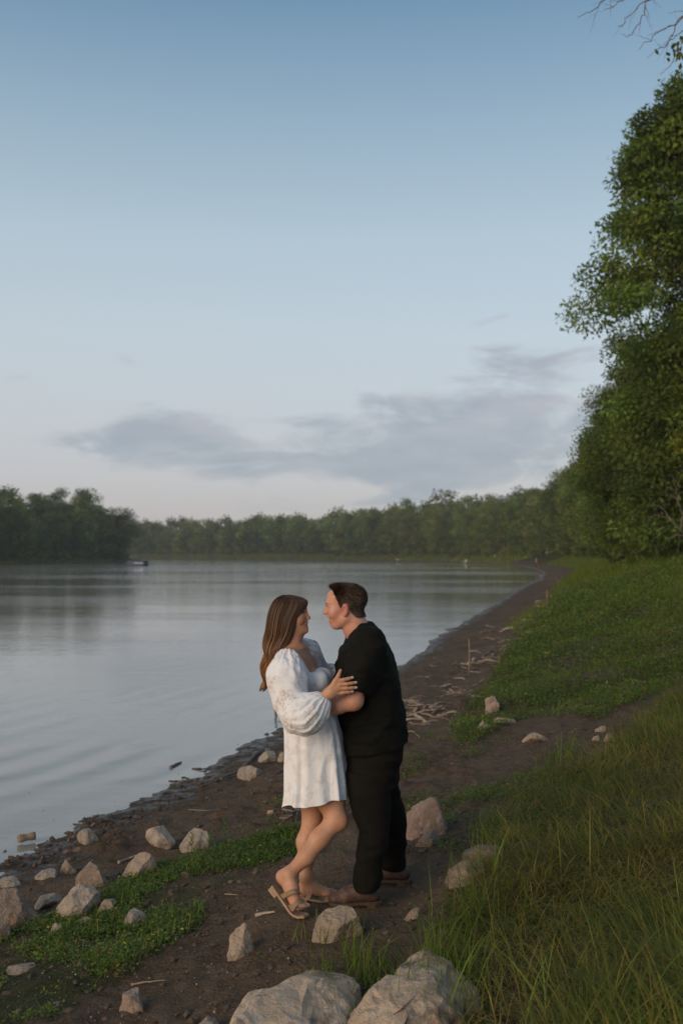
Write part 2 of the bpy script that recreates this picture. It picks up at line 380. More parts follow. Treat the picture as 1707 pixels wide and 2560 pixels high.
# ------------------------------------------------------------------ trees
BARK = simple_mat('bark', (0.11, 0.085, 0.065), 0.9, 0.35, 3.0, 0.6, 12)
BARK_PALE = simple_mat('pale_bark', (0.27, 0.22, 0.18), 0.9, 0.3, 3.0, 0.5, 10)
DEADWOOD = simple_mat('dead_wood', (0.16, 0.12, 0.09), 0.9, 0.3, 4.0, 0.4, 30)
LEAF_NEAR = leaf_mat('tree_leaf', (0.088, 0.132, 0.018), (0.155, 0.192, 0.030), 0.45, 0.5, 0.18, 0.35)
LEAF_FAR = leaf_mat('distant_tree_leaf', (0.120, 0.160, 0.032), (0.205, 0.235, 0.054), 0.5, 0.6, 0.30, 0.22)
def leaf_quads(C, D, Nn, ln, wd, col):
    """diamond leaves at C, pointing D, face normal Nn"""
    S = np.cross(D, Nn); S /= np.linalg.norm(S, axis=1)[:, None]+1e-9
    ln = np.asarray(ln)[:, None]; wd = np.asarray(wd)[:, None]
    V = np.stack([C, C+D*ln*0.45+S*wd*0.5, C+D*ln, C+D*ln*0.45-S*wd*0.5], 1).reshape(-1, 3)
    Q = np.arange(len(V)).reshape(-1, 4)
    return V, Q, np.repeat(col, 4, 0)
def unit(n, r):
    v = r.normal(size=(n, 3)); return v/np.linalg.norm(v, axis=1)[:, None]
def tree_meshes(name, h, rad, base, nclump, per, leaf, seed, leafmat, barkmat, clump=0.15, tall=0.62, prof=None):
    """trunk mesh and crown mesh of one tree, standing on the origin"""
    r = np.random.default_rng(seed)
    u = unit(nclump, r); rr = r.uniform(0.3, 1, nclump)**0.5
    lump = 1+0.34*vnoise(u*1.9+seed*3.7, seed)+0.12*vnoise(u*4.1, seed+3)
    cz = base+(h-base)*0.5; hz = (h-base)*0.5
    wid = np.interp(u[:, 2], [-1, -.4, 0.2, 1], [0.75, 1.05, 1.05, tall])
    C = np.c_[u[:, 0]*rad*wid, u[:, 1]*rad*wid, u[:, 2]*hz]*(rr*lump)[:, None]
    C[:, 2] = np.maximum(C[:, 2], -hz*1.02)
    C[:, 2] += cz
    rc = h*clump*r.uniform(0.45, 1.0, nclump)*0.75
    if prof is not None:
        zz = r.uniform(base, h, nclump); th = r.uniform(0, 2*np.pi, nclump); R_ = np.maximum(np.interp(zz, prof[0], prof[1])-rc*.9, .15)*(1+.10*vnoise(np.c_[np.cos(th)*2, np.sin(th)*2, zz*.35], seed))
        q_ = R_*np.sqrt(r.uniform(.18, 1, nclump)); C = np.c_[np.cos(th)*q_, np.sin(th)*q_, zz]
    n = nclump*per; k = np.repeat(np.arange(nclump), per)
    d = unit(n, r); d[:, 2] = np.where(r.random(n) < 0.25, np.abs(d[:, 2]), d[:, 2])
    q = r.uniform(0.25, 1.0, n)**0.5
    pos = C[k]+d*(rc[k]*q)[:, None]*np.array([1.25, 1.25, 0.72])
    pos[:, 2] = np.maximum(pos[:, 2], 0.1)
    D = d*0.6+unit(n, r)*0.8+np.array([0, 0, -0.35]); D /= np.linalg.norm(D, axis=1)[:, None]
    Nn = d+unit(n, r)*0.7+np.array([0, 0, 0.5])
    ln = leaf*r.uniform(0.6, 1.35, n)
    shade = (1+0.28*r.normal(size=nclump))[k]*(1+0.20*r.normal(size=n)); shade = np.clip(shade, 0.4, 1.8)
    warm = (r.normal(size=nclump)*0.09)[k]
    col = np.c_[shade*(1+warm), shade, shade*(1-warm)]
    V, Q, cc = leaf_quads(pos, D, Nn, ln, ln*0.50, col)
    crown = mesh_np(name+'_crown', V, Q, False, cc, [leafmat])
    mb = MB(); t = np.linspace(0, 1, 9); th = base+(h-base)*0.72
    bend = r.normal(size=2)*0.04*h
    tp = np.c_[bend[0]*t**2, bend[1]*np.sin(t*2.5)*0.6, t*th-0.4*(t == 0)]; tr = h*0.0165*(1.15-t)**0.9; tr[0] *= 1.35
    mb.tube(tp, tr, 8)
    idx = r.permutation(nclump)[:min(14, nclump)]
    for i in idx:
        e = C[i]; st = np.clip((e[2]-base*0.5)/th*0.62, 0.18, 0.93); a = np.array([np.interp(st, t, tp[:, j]) for j in range(3)])
        s = np.linspace(0, 1, 6)[:, None]; mid = a*(1-s)+e*s; mid[:, 2] += (np.sin(s[:, 0]*np.pi)*0.06*h)*np.sign(r.normal()+0.6)
        mid[1:-1] += r.normal(size=(4, 3))*0.012*h
        mb.tube(mid, np.interp(st, t, tr)*0.55*(1-s[:, 0]*0.85), 5)
    return mb.mesh(name+'_trunk', barkmat, True), crown
def place_tree(name, pair, x, y, sc_, rz, label, cat, group, sink=0.15, sxy=1.0):
    z = float(ground_z([x], [y], False)[0])
    o = empty(name, (x, y, max(z, 0)-sink), rz); o.scale = (sc_*sxy, sc_*sxy, sc_)
    link('trunk', pair[0], o); link('crown', pair[1], o)
    return tag(o, label, cat, group)
def offset_path(pts, off):
    """points along a polyline pushed off to its right side"""
    pts = np.asarray(pts, float); T = np.gradient(pts, axis=0); T /= np.linalg.norm(T, axis=1)[:, None]
    return pts+np.c_[T[:, 1], -T[:, 0]]*off
def along(pts, step):
    seg = np.hypot(*np.diff(pts, axis=0).T); L = np.r_[0, np.cumsum(seg)]; s = np.arange(0, L[-1], step)
    return np.c_[np.interp(s, L, pts[:, 0]), np.interp(s, L, pts[:, 1])]
def build_trees():
    r = np.random.default_rng(11)
    near = [tree_meshes('near_tree', 20, 4.9, 1.0, 340, 390, 0.205, 101, LEAF_NEAR, BARK, 0.095, 0.62, ([0, 6.6, 8.3, 9.2, 10.3, 11.7, 12.5, 14.7, 16.7, 18.9, 20], [3.6, 3.7, 3.8, 4.7, 6.1, 6.2, 4.9, 4.0, 3.3, 2.6, 1.0])),
            tree_meshes('near_tree', 17, 5.0, 0.5, 220, 330, 0.215, 102, LEAF_NEAR, BARK, 0.115),
            tree_meshes('near_tree', 18, 5.4, 0.6, 220, 330, 0.22, 103, LEAF_NEAR, BARK, 0.115)]
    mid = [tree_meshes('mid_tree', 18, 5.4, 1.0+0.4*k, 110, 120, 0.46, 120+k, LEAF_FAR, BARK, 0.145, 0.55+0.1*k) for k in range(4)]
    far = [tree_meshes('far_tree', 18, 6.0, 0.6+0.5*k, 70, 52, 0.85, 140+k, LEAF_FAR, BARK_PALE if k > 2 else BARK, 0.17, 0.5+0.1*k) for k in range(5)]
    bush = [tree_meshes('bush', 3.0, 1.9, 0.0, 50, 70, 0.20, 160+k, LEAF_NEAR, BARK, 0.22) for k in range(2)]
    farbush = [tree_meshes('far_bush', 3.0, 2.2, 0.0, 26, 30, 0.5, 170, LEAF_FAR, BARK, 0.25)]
    # -- right bank: the wood's edge, nearest tree first
    place_tree('broadleaf_tree', near[0], 14.9, 42, 1.0, 0.6, 'tallest nearest dark green tree at the right edge of the picture', 'tree', 'trees along the right bank')
    place_tree('broadleaf_tree', near[1], 20.5, 57, 0.95, 2.1, 'leafy tree standing just behind the tallest tree at the right edge', 'tree', 'trees along the right bank')
    place_tree('broadleaf_tree', near[1], 16.0, 53, 0.60, 1.1, 'smaller round leafy tree leaning out over the grass below the tallest tree', 'tree', 'trees along the right bank', .15, 1.2)
    rb = SHORE[10:21]
    row = along(offset_path(rb, 10.3), 6.6)
    for i, (x, y) in enumerate(row):
        if y < 62: continue
        x += r.uniform(-1.2, 1.6); y += r.uniform(-2, 2)
        kind = near[i % 3] if y < 115 else mid[i % 4]
        place_tree('broadleaf_tree', kind, x, y, r.uniform(0.78, 1.08), r.uniform(0, 6.3),
                   'tree in the front row of the right bank wood', 'tree', 'front row of trees along the right bank')
    row = along(offset_path(rb, 20), 8.5)
    for i, (x, y) in enumerate(row):
        if y < 48: continue
        place_tree('broadleaf_tree', near[(i+1) % 3] if y < 100 else mid[(i+2) % 4], x+r.uniform(-2, 2), y+r.uniform(-2, 2), r.uniform(0.95, 1.2) if y > 90 else r.uniform(.72, .85), r.uniform(0, 6.3),
                   'taller tree behind the front row of the right bank wood', 'tree', 'second row of trees along the right bank')
    row = along(offset_path(rb, 7.6), 4.6)
    for i, (x, y) in enumerate(row):
        if y < 44 or r.random() < 0.25: continue
        place_tree('bush', bush[i % 2] if y < 150 else farbush[0], x+r.uniform(-1, 1.2), y+r.uniform(-1.5, 1.5), r.uniform(0.45, 1.1), r.uniform(0, 6.3),
                   'low bush under the trees of the right bank', 'bush', 'bushes at the foot of the right bank trees', 0.05)
    # -- far bank
    fb = SHORE[18:24]
    for off, step, lo, hi, nm in ((15, 7.5, 0.70, 1.08, 'front'), (25, 8.5, 0.95, 1.2, 'back')):
        row = along(offset_path(fb, off), step)
        for i, (x, y) in enumerate(row):
            xx, yy = x+r.uniform(-2, 2), y+r.uniform(-3, 3)
            if xx/yy < -0.30: continue
            lab = ('distant tree in the front row of the far bank' if nm == 'front' else 'distant tree behind the front row of the far bank')
            place_tree('broadleaf_tree', far[int(r.integers(0, 5))], xx, yy, r.uniform(lo, hi), r.uniform(0, 6.3), lab, 'tree', nm+' row of trees on the far bank')
    for i, (x, y) in enumerate(along(offset_path(fb, 20), 5.0)):
        if x/y < -0.30: continue
        place_tree('bush', farbush[0], x+r.uniform(-1.5, 1.5), y+r.uniform(-2, 2), r.uniform(1.3, 2.1), r.uniform(0, 6.3), 'dark undergrowth bush among the far bank trees', 'bush', 'undergrowth among the far bank trees', 0.2)
    q = G(1072, 1395); place_tree('broadleaf_tree', far[4], q[0]+8, q[1]+28, 1.42, 0.3, 'tallest tree on the far bank, its round top above its neighbours', 'tree', 'back row of trees on the far bank')
    row = along(offset_path(fb, 12.5), 4.2)
    for i, (x, y) in enumerate(row):
        if r.random() < 0.12 or x/y < -0.28: continue
        place_tree('bush', farbush[0], x+r.uniform(-2, 2), y+r.uniform(-2, 2), r.uniform(0.5, 1.2), r.uniform(0, 6.3),
                   'small distant bush on the far bank slope', 'bush', 'bushes on the far bank', 0.05)
    # -- left bank: the wooded point
    lb = np.array([(-140, 425), (-100, 392), (-75, 355), (-78, 322), (-86, 285), (-89, 249), (-95, 190)], float)
    for off, step, lo, hi, nm in ((4.5, 6.0, 0.6, 0.98, 'edge'), (13, 7.5, 0.85, 1.12, 'inner')):
        row = along(offset_path(lb, off), step)
        for i, (x, y) in enumerate(row):
            xx, yy = x+r.uniform(-1.5, 1.5), y+r.uniform(-2, 2)
            if xx/yy < -0.42: continue
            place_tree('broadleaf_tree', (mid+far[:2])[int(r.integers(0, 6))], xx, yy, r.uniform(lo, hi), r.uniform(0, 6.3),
                       'tree at the water side of the left wooded point' if nm == 'edge' else 'tree inside the left wooded point', 'tree', nm+' trees of the wooded point on the left')
    for (px, d, s_, lab) in ((215, 330, 1.22, 'tall round-topped tree highest on the wooded point at left'), (300, 338, 1.08, 'broad tree beside the open water at the tip of the left point')):
        place_tree('broadleaf_tree', mid[1 if px < 250 else 2], (px-CX)/F*d, d, s_, 0.5+px, lab, 'tree', 'trees of the wooded point on the left', 0.3, 1.05)
    row = along(offset_path(lb, 1.6), 4.0)
    for i, (x, y) in enumerate(row):
        if x/y < -0.40: continue
        place_tree('bush', farbush[0], x+r.uniform(-.8, .8), y+r.uniform(-1, 1), r.uniform(0.5, 1.25), r.uniform(0, 6.3), 'bush on the waterline of the left point', 'bush', 'bushes along the waterline of the left point', 0.2)

def twigs(mb, pts, r0, r, depth, gen=0, col=(1, 1, 1)):
    """a bare branch along pts that forks into smaller ones"""
    pts = np.asarray(pts, float); n = len(pts)
    t = np.linspace(0, 1, n); tt = np.linspace(0, 1, max(6, 3*n))
    c = np.c_[[np.interp(tt, t, pts[:, j]) for j in range(3)]].T
    c[1:-1] += r.normal(size=(len(c)-2, 3))*np.linalg.norm(pts[-1]-pts[0])*0.012
    mb.tube(c, r0*(1-0.8*tt), 5, col)
    if gen >= depth: return
    L = np.linalg.norm(np.diff(pts, axis=0), axis=1).sum()
    for k in range(4 if gen == 0 else 3):
        f = r.uniform(0.3, 0.97); i = int(f*(len(c)-2)); T = c[i+1]-c[i]; T /= np.linalg.norm(T)
        d = T+r.normal(size=3)*0.55; d /= np.linalg.norm(d); l = L*r.uniform(0.12, 0.3)
        s = np.linspace(0, 1, 4)[:, None]; twigs(mb, c[i]+d*s*l+np.array([0, 0, -0.1])*l*s**2, r0*(1-0.8*f)*0.6, r, depth, gen+1, col)
def build_bare_tree():
    r = np.random.default_rng(3); D = 15.5
    base = np.array([8.3, 16.5, float(ground_z([8.3], [16.5], False)[0])])
    o = empty('bare_branched_tree', tuple(base)); tag(o, 'tree reaching bare thin twigs into the top right corner', 'tree')
    mb = MB(); t = np.linspace(0, 1, 10)[:, None]
    top = np.array([7.3, 16.0, 15.5]); tr = base*(1-t)+top*t; tr[:, 0] += 0.25*np.sin(t[:, 0]*5); tr[0, 2] -= 0.3
    mb.tube(tr, 0.21*(1.1-t[:, 0]), 9); mb.build('trunk', BARK, o, True, base)
    def px(l, dd=D): return [P(a, b, dd+k*0.05) for k, (a, b) in enumerate(l)]
    J1, J2 = P(1760, -70, D), P(1800, 20, D)
    limbs = [(tr[7], [tuple(tr[7]), tuple(P(1850, -190, D)), tuple(J1)], 0.05), (tr[6], [tuple(tr[6]), tuple(P(1880, -60, D)), tuple(J2)], 0.045)]
    mb = MB()
    for _, l, rr in limbs: mb.tube(l, [rr, rr*0.7, rr*0.45], 6)
    def br(start, l, rr): twigs(mb, [tuple(start)]+px(l), rr, r, 2)
    br(J1, [(1640, -75), (1560, -40), (1510, 5), (1478, 30), (1442, 43)], 0.0158)
    br(J1, [(1650, -60), (1590, -22), (1545, 2), (1525, 22), (1510, 24)], 0.0130)
    br(J1, [(1680, -40), (1620, 0), (1605, 35), (1590, 70), (1570, 90), (1552, 85)], 0.0144)
    br(J1, [(1680, -40), (1625, -2), (1590, 18), (1565, 45), (1558, 60), (1541, 66)], 0.0115)
    br(J2, [(1745, 12), (1707, 32), (1690, 55), (1660, 75), (1630, 95), (1605, 110), (1594, 124)], 0.0144)
    br(J2, [(1740, 20), (1693, 50), (1680, 85), (1665, 110), (1640, 125), (1615, 145)], 0.0122)
    br(J2, [(1750, 50), (1707, 80), (1680, 96), (1662, 112), (1645, 122)], 0.0101)
    br(J2, [(1750, 40), (1710, 88), (1692, 112), (1686, 140), (1670, 170), (1651, 188)], 0.0115)
    br(J2, [(1770, 10), (1720, 22), (1690, 30), (1668, 30)], 0.0086)
    mb.build('bare_branches', DEADWOOD, o, True, base)
    # a few green sprays, most of them right of the frame
    C = []; 
    for (a, b, k) in ((1712, 112, 30), (1714, 148, 36), (1880, 140, 160), (1930, 80, 220), (1960, 0, 300), (1990, 150, 300)):
        C.append(P(a, b, D)+r.normal(size=(k, 3))*0.12*(1 if a < 1720 else 3))
    C = np.vstack(C); n = len(C); sh = np.clip(1+0.2*r.normal(size=n), .6, 1.5)
    V, Q, cc = leaf_quads(C-base, unit(n, r), unit(n, r)+[0, 0, .5], np.full(n, 0.12), np.full(n, 0.07), np.c_[sh, sh, sh])
    link('crown', mesh_np('leaf_sprays', V, Q, False, cc, [LEAF_NEAR]), o)
    # dead fallen limb at the foot of the right hand wood
    D2 = 36.0; mb = MB(); q = P(1735, 1382, D2); 
    def b2(l, rr): twigs(mb, [P(a, b, D2+0.12*k) for k, (a, b) in enumerate(l)], rr, r, 2)
    b2([(1745, 1395), (1722, 1345), (1700, 1325), (1678, 1305), (1662, 1290), (1631, 1290), (1601, 1294)], 0.027)
    b2([(1700, 1325), (1706, 1283), (1692, 1250), (1688, 1215), (1680, 1185)], 0.030)
    b2([(1678, 1305), (1660, 1275), (1640, 1262), (1610, 1268)], 0.018)
    b2([(1662, 1318), (1640, 1325), (1622, 1330)], 0.012)
    b2([(1722, 1345), (1698, 1336), (1676, 1342), (1672, 1356)], 0.021)
    b2([(1698, 1336), (1695, 1360), (1692, 1388)], 0.018)
    b2([(1706, 1283), (1720, 1240), (1712, 1200), (1700, 1170)], 0.021)
    b2([(1692, 1250), (1672, 1235), (1655, 1232)], 0.013)
    g = q.copy(); g[2] = float(ground_z([q[0]], [q[1]], False)[0])
    e = mb.build('dead_branch', DEADWOOD, None, True, g); e.location = g
    tag(e, 'bare grey dead branch sticking out of the wood at the right edge', 'dead branch')
ORD = 'first second third fourth fifth sixth seventh eighth ninth tenth eleventh twelfth thirteenth fourteenth fifteenth sixteenth seventeenth eighteenth nineteenth'.split()
TENS = {20: 'twent', 30: 'thirt', 40: 'fort', 50: 'fift', 60: 'sixt', 70: 'sevent', 80: 'eight', 90: 'ninet'}
def ordinal(k):
    if k < 20: return ORD[k-1]
    t = k//10*10; return TENS[t]+'ieth' if k == t else TENS[t]+'y-'+ORD[k-t-1]
def count_rows(cats):
    """things of a row that look alike: each is told by its place counted from the left"""
    rows = {}
    for o in COL.objects:
        if o.get('category') in cats and o.get('group'): rows.setdefault((o['label'], o['group']), []).append(o)
    for (lab, _), l in rows.items():
        if len(l) < 2: continue
        l.sort(key=lambda o: o.location.x/o.location.y)
        for i, o in enumerate(l): o['label'] = lab+', '+ordinal(i+1)+' from left'
build_trees(); build_bare_tree(); count_rows(('tree', 'bush'))

# ------------------------------------------------------------------ modelling bodies and cloth as one smooth surface
class Blob:
    """signed distance grid; shapes are blended in, then skinned as one closed mesh"""
    def __init__(s, lo, hi, h):
        s.lo = np.asarray(lo, float); s.h = h; s.n = np.ceil((np.asarray(hi)-s.lo)/h).astype(int)+1
        s.D = np.full(s.n, 0.5, np.float32)
    def reg(s, lo, hi):
        a = np.clip(np.floor((np.asarray(lo)-s.lo)/s.h).astype(int), 0, s.n); b = np.clip(np.ceil((np.asarray(hi)-s.lo)/s.h).astype(int)+1, 0, s.n)
        sl = tuple(slice(i, j) for i, j in zip(a, b))
        ax = [(s.lo[k]+s.h*np.arange(a[k], b[k])).astype(np.float32) for k in range(3)]
        return sl, ax[0][:, None, None], ax[1][None, :, None], ax[2][None, None, :]
    def put(s, sl, d, k, op):
        a = s.D[sl]; d = d.astype(np.float32)
        if op == 'sub':
            d = -d; h = np.maximum(k-np.abs(a-d), 0)/k; s.D[sl] = np.maximum(a, d)+h*h*k/4
        elif op == 'and': s.D[sl] = np.maximum(a, d)
        else:
            h = np.maximum(k-np.abs(a-d), 0)/k; s.D[sl] = np.minimum(a, d)-h*h*k/4
    def cone(s, a, b, ra, rb, k=0.02, op='add', wide=None):
        """round cone; wide=(axis, factor) flattens the section: factor times wider along axis"""
        a = np.asarray(a, float); b = np.asarray(b, float); R = max(ra, rb)*(max(1, wide[1]) if wide else 1)+k+0.01
        sl, X, Y, Z = s.reg(np.minimum(a, b)-R, np.maximum(a, b)+R)
        e = b-a; ee = max(e@e, 1e-12); t = np.clip(((X-a[0])*e[0]+(Y-a[1])*e[1]+(Z-a[2])*e[2])/ee, 0, 1)
        dx, dy, dz = X-a[0]-t*e[0], Y-a[1]-t*e[1], Z-a[2]-t*e[2]
        if wide:
            w = np.asarray(wide[0], float); w = w/np.linalg.norm(w); c = (dx*w[0]+dy*w[1]+dz*w[2])*(1-1/wide[1])
            dx, dy, dz = dx-c*w[0], dy-c*w[1], dz-c*w[2]
        s.put(sl, np.sqrt(dx*dx+dy*dy+dz*dz)-(ra+(rb-ra)*t), k, op)
    def chain(s, pts, rad, k=0.02, op='add', wide=None):
        for i in range(len(pts)-1): s.cone(pts[i], pts[i+1], rad[i], rad[i+1], k, op, wide)
    def ell(s, c, r, R=None, k=0.02, op='add'):
        c = np.asarray(c, float); r = np.asarray(r, float)*np.ones(3); m = r.max()+k+0.01
        sl, X, Y, Z = s.reg(c-m, c+m); x, y, z = X-c[0], Y-c[1], Z-c[2]
        if R is not None:
            R = np.asarray(R, float); x, y, z = (x*R[0, j]+y*R[1, j]+z*R[2, j] for j in range(3))
        k0 = np.sqrt((x/r[0])**2+(y/r[1])**2+(z/r[2])**2); k1 = np.sqrt((x/r[0]**2)**2+(y/r[1]**2)**2+(z/r[2]**2)**2)
        s.put(sl, k0*(k0-1)/np.maximum(k1, 1e-6), k, op)
    def loft(s, zs, cx, cy, rx, ry, k=0.02, pw=2.2, rot=0.0, op='add', tilt=0.0):
        """stack of oval sections from the lowest z to the highest; tilt slants the cut at both ends with x"""
        zs = np.asarray(zs, float); o = np.argsort(zs); zs = zs[o]
        cx, cy, rx, ry = (np.broadcast_to(np.asarray(v, float), zs.shape)[o] if np.ndim(v) == 0 else np.asarray(v, float)[o] for v in (cx, cy, rx, ry))
        m = max(rx.max(), ry.max())+k+0.02
        sl, X, Y, Z = s.reg((cx.min()-m, cy.min()-m, zs[0]-m*0.4), (cx.max()+m, cy.max()+m, zs[-1]+m*0.4))
        zz = Z.ravel(); f = lambda v: np.interp(zz, zs, v).astype(np.float32)[None, None, :]
        x, y = X-f(cx), Y-f(cy)
        if rot: x, y = x*math.cos(rot)+y*math.sin(rot), -x*math.sin(rot)+y*math.cos(rot)
        a, b = f(rx), f(ry)
        q = (np.abs(x/a)**pw+np.abs(y/b)**pw)**(1/pw); d = (q-1)*np.minimum(a, b)
        zc = Z+tilt*(X-float(cx.mean()))
        d = np.maximum(d, np.maximum(zs[0]-zc, zc-zs[-1]))
        s.put(sl, d, k, op)
    def box(s, lo, hi, op='sub', k=0.004):
        lo = np.asarray(lo, float); hi = np.asarray(hi, float); sl, X, Y, Z = s.reg(lo-0.05, hi+0.05)
        d = np.maximum(np.maximum(np.maximum(lo[0]-X, X-hi[0]), np.maximum(lo[1]-Y, Y-hi[1])), np.maximum(lo[2]-Z, Z-hi[2])); s.put(sl, d, k, op)
    def skin(s):
        D = s.D; ins = (D < 0)
        c = np.zeros(np.array(D.shape)-1, np.uint8)
        for i in (0, 1):
            for j in (0, 1):
                for k in (0, 1): c += ins[i:D.shape[0]-1+i, j:D.shape[1]-1+j, k:D.shape[2]-1+k]
        act = np.argwhere((c > 0) & (c < 8)); idx = np.full(c.shape, -1, np.int32); idx[tuple(act.T)] = np.arange(len(act))
        corner = [np.array((i, j, k)) for i in (0, 1) for j in (0, 1) for k in (0, 1)]
        vals = np.stack([D[tuple((act+q).T)] for q in corner], 1)
        acc = np.zeros((len(act), 3)); cnt = np.zeros(len(act))
        for a in range(8):
            for b in range(a+1, 8):
                if np.abs(corner[a]-corner[b]).sum() != 1: continue
                m = (vals[:, a] < 0) != (vals[:, b] < 0)
                with np.errstate(divide='ignore', invalid='ignore'): t = vals[:, a]/(vals[:, a]-vals[:, b])
                p = corner[a]+np.where(m, t, 0)[:, None]*(corner[b]-corner[a]); acc += np.where(m[:, None], p, 0); cnt += m
        V = s.lo+s.h*(act+acc/cnt[:, None])
        Q = []
        for ax in range(3):
            u, v = (ax+1) % 3, (ax+2) % 3
            A = np.moveaxis(ins, ax, 0); ch = np.moveaxis(A[:-1] != A[1:], 0, ax); e = np.argwhere(ch)
            e = e[(e[:, u] > 0) & (e[:, v] > 0) & (e[:, u] < D.shape[u]-1) & (e[:, v] < D.shape[v]-1)]
            du = np.eye(3, dtype=int)[u]; dv = np.eye(3, dtype=int)[v]
            q = np.stack([idx[tuple((e-du-dv).T)], idx[tuple((e-dv).T)], idx[tuple(e.T)], idx[tuple((e-du).T)]], 1)
            fl = ins[tuple(e.T)]; q[~fl] = q[~fl][:, ::-1]; Q.append(q[(q >= 0).all(1)])
        return V, np.vstack(Q)
def vnormals(V, Q):
    n = np.cross(V[Q[:, 2]]-V[Q[:, 0]], V[Q[:, 3]]-V[Q[:, 1]]); N = np.zeros_like(V)
    for k in range(4): np.add.at(N, Q[:, k], n)
    return N/(np.linalg.norm(N, axis=1)[:, None]+1e-12)
def relax(V, Q, it=2, f=0.5):
    a = np.concatenate([Q[:, k] for k in range(4)]); b = np.concatenate([Q[:, (k+1) % 4] for k in range(4)])
    a, b = np.r_[a, b], np.r_[b, a]; c = np.bincount(a, minlength=len(V))[:, None]+1e-9
    for _ in range(it):
        S = np.stack([np.bincount(a, weights=V[b, k], minlength=len(V)) for k in range(3)], 1); V = V*(1-f)+f*S/c
    return V
def frame(fwd, up):
    """columns: forward, side, up"""
    f = np.asarray(fwd, float); f /= np.linalg.norm(f); u = np.asarray(up, float); s = np.cross(u, f); s /= np.linalg.norm(s); u = np.cross(f, s)
    return np.stack([f, s, u], 1)
def head_into(b, o, R, sx=1.0, male=True, smile=0.0):
    """a head with brow, nose, lips, cheeks, chin, eyes and ears blended into body b; o = between the ears, R columns forward/side/up"""
    def W(x, y, z): return o+R @ np.array([x, y, z])*sx
    E = lambda c, r, k=0.02, op='add', rot=None: b.ell(W(*c), np.asarray(r)*sx, R if rot is None else R @ rot, k, op)
    C = lambda p, q, ra, rb, k=0.015, op='add': b.cone(W(*p), W(*q), ra*sx, rb*sx, k, op)
    E((-.018, 0, .056 if male else .048), (.098, .077, .082 if male else .078), 0.02)
    E((.038, 0, .058) if male else (.034, 0, .049), (.060, .064, .066) if male else (.058, .063, .060), 0.03)
    E((.036, 0, -.012), (.060, .060, .078), 0.03)
    lb = -.005 if male else -.0045          # how far the lips sit back from the line of the nose
    ch = -.012 if male else .006
    for s in (-1, 1):
        E((.060, s*.036, -.016), (.028, .028, .030), 0.025)
        C((-.004, s*.054, -.050), (.048+ch*.6, s*.022, -.083), .019 if male else .015, .018 if male else .016, 0.035)
    E((.066+ch, 0, -.087), (.021, .024 if male else .019, .018), 0.025)
    C((.086, .026, .037), (.086, -.026, .037), .013 if male else .009, .013 if male else .009, 0.025)
    E((.064+lb*.8, 0, -.050), (.026, .031, .032), 0.02)
    for s in (-1, 1): E((.104, s*.032, .017), (.014, .017, .0105), 0.014, 'sub')
    for s in (-1, 1): E((.080, s*.031, .0155), (.0125, .0145, .0115), 0.004)
    nx, nz_ = (.108, -.015) if male else (.1045, -.0165)
    C((.093, 0, .027), (nx, 0, nz_+.005), .0078, .0092, 0.016)
    E((nx+.0035, 0, nz_), (.0105, .0105, .0095), 0.010)
    for s in (-1, 1): E((nx-.007, s*.0105, nz_-.004), (.0105, .0072, .0075), 0.008)
    C((.0895+lb, .016, -.0415), (.0895+lb, -.016, -.0415), .0062, .0062, 0.008); C((.0925+lb, .004, -.0410), (.0925+lb, -.004, -.0410), .0055, .0055, 0.006)
    C((.0855+lb, .014, -.0660), (.0855+lb, -.014, -.0660), .0070, .0070, 0.008)
    op = .0080 if male else .0046
    for s in (-1, 1): C((.094+lb, 0, -.0550), (.070+lb, s*.031, -.0440), op, .0025, 0.004, 'sub')      # a smile, open between the lips
    C((.0765+lb, .020, -.0510), (.0765+lb, -.020, -.0510), .0064, .0064, 0.002)                          # teeth
    for s in (-1, 1):
        C((.096+lb*.5, s*.020, -.018), (.074+lb, s*.040, -.046), .0042, .0025, 0.012, 'sub')
        E((-.006, s*.078, .004), (.019, .008, .033), 0.008); E((-.003, s*.080, -.024), (.010, .007, .012), 0.008)
        E((.001, s*.0885, .007), (.0115, .0105, .021), 0.003, 'sub'); C((-.004, s*.084, .024), (-.016, s*.084, .000), .0022, .0022, .003)
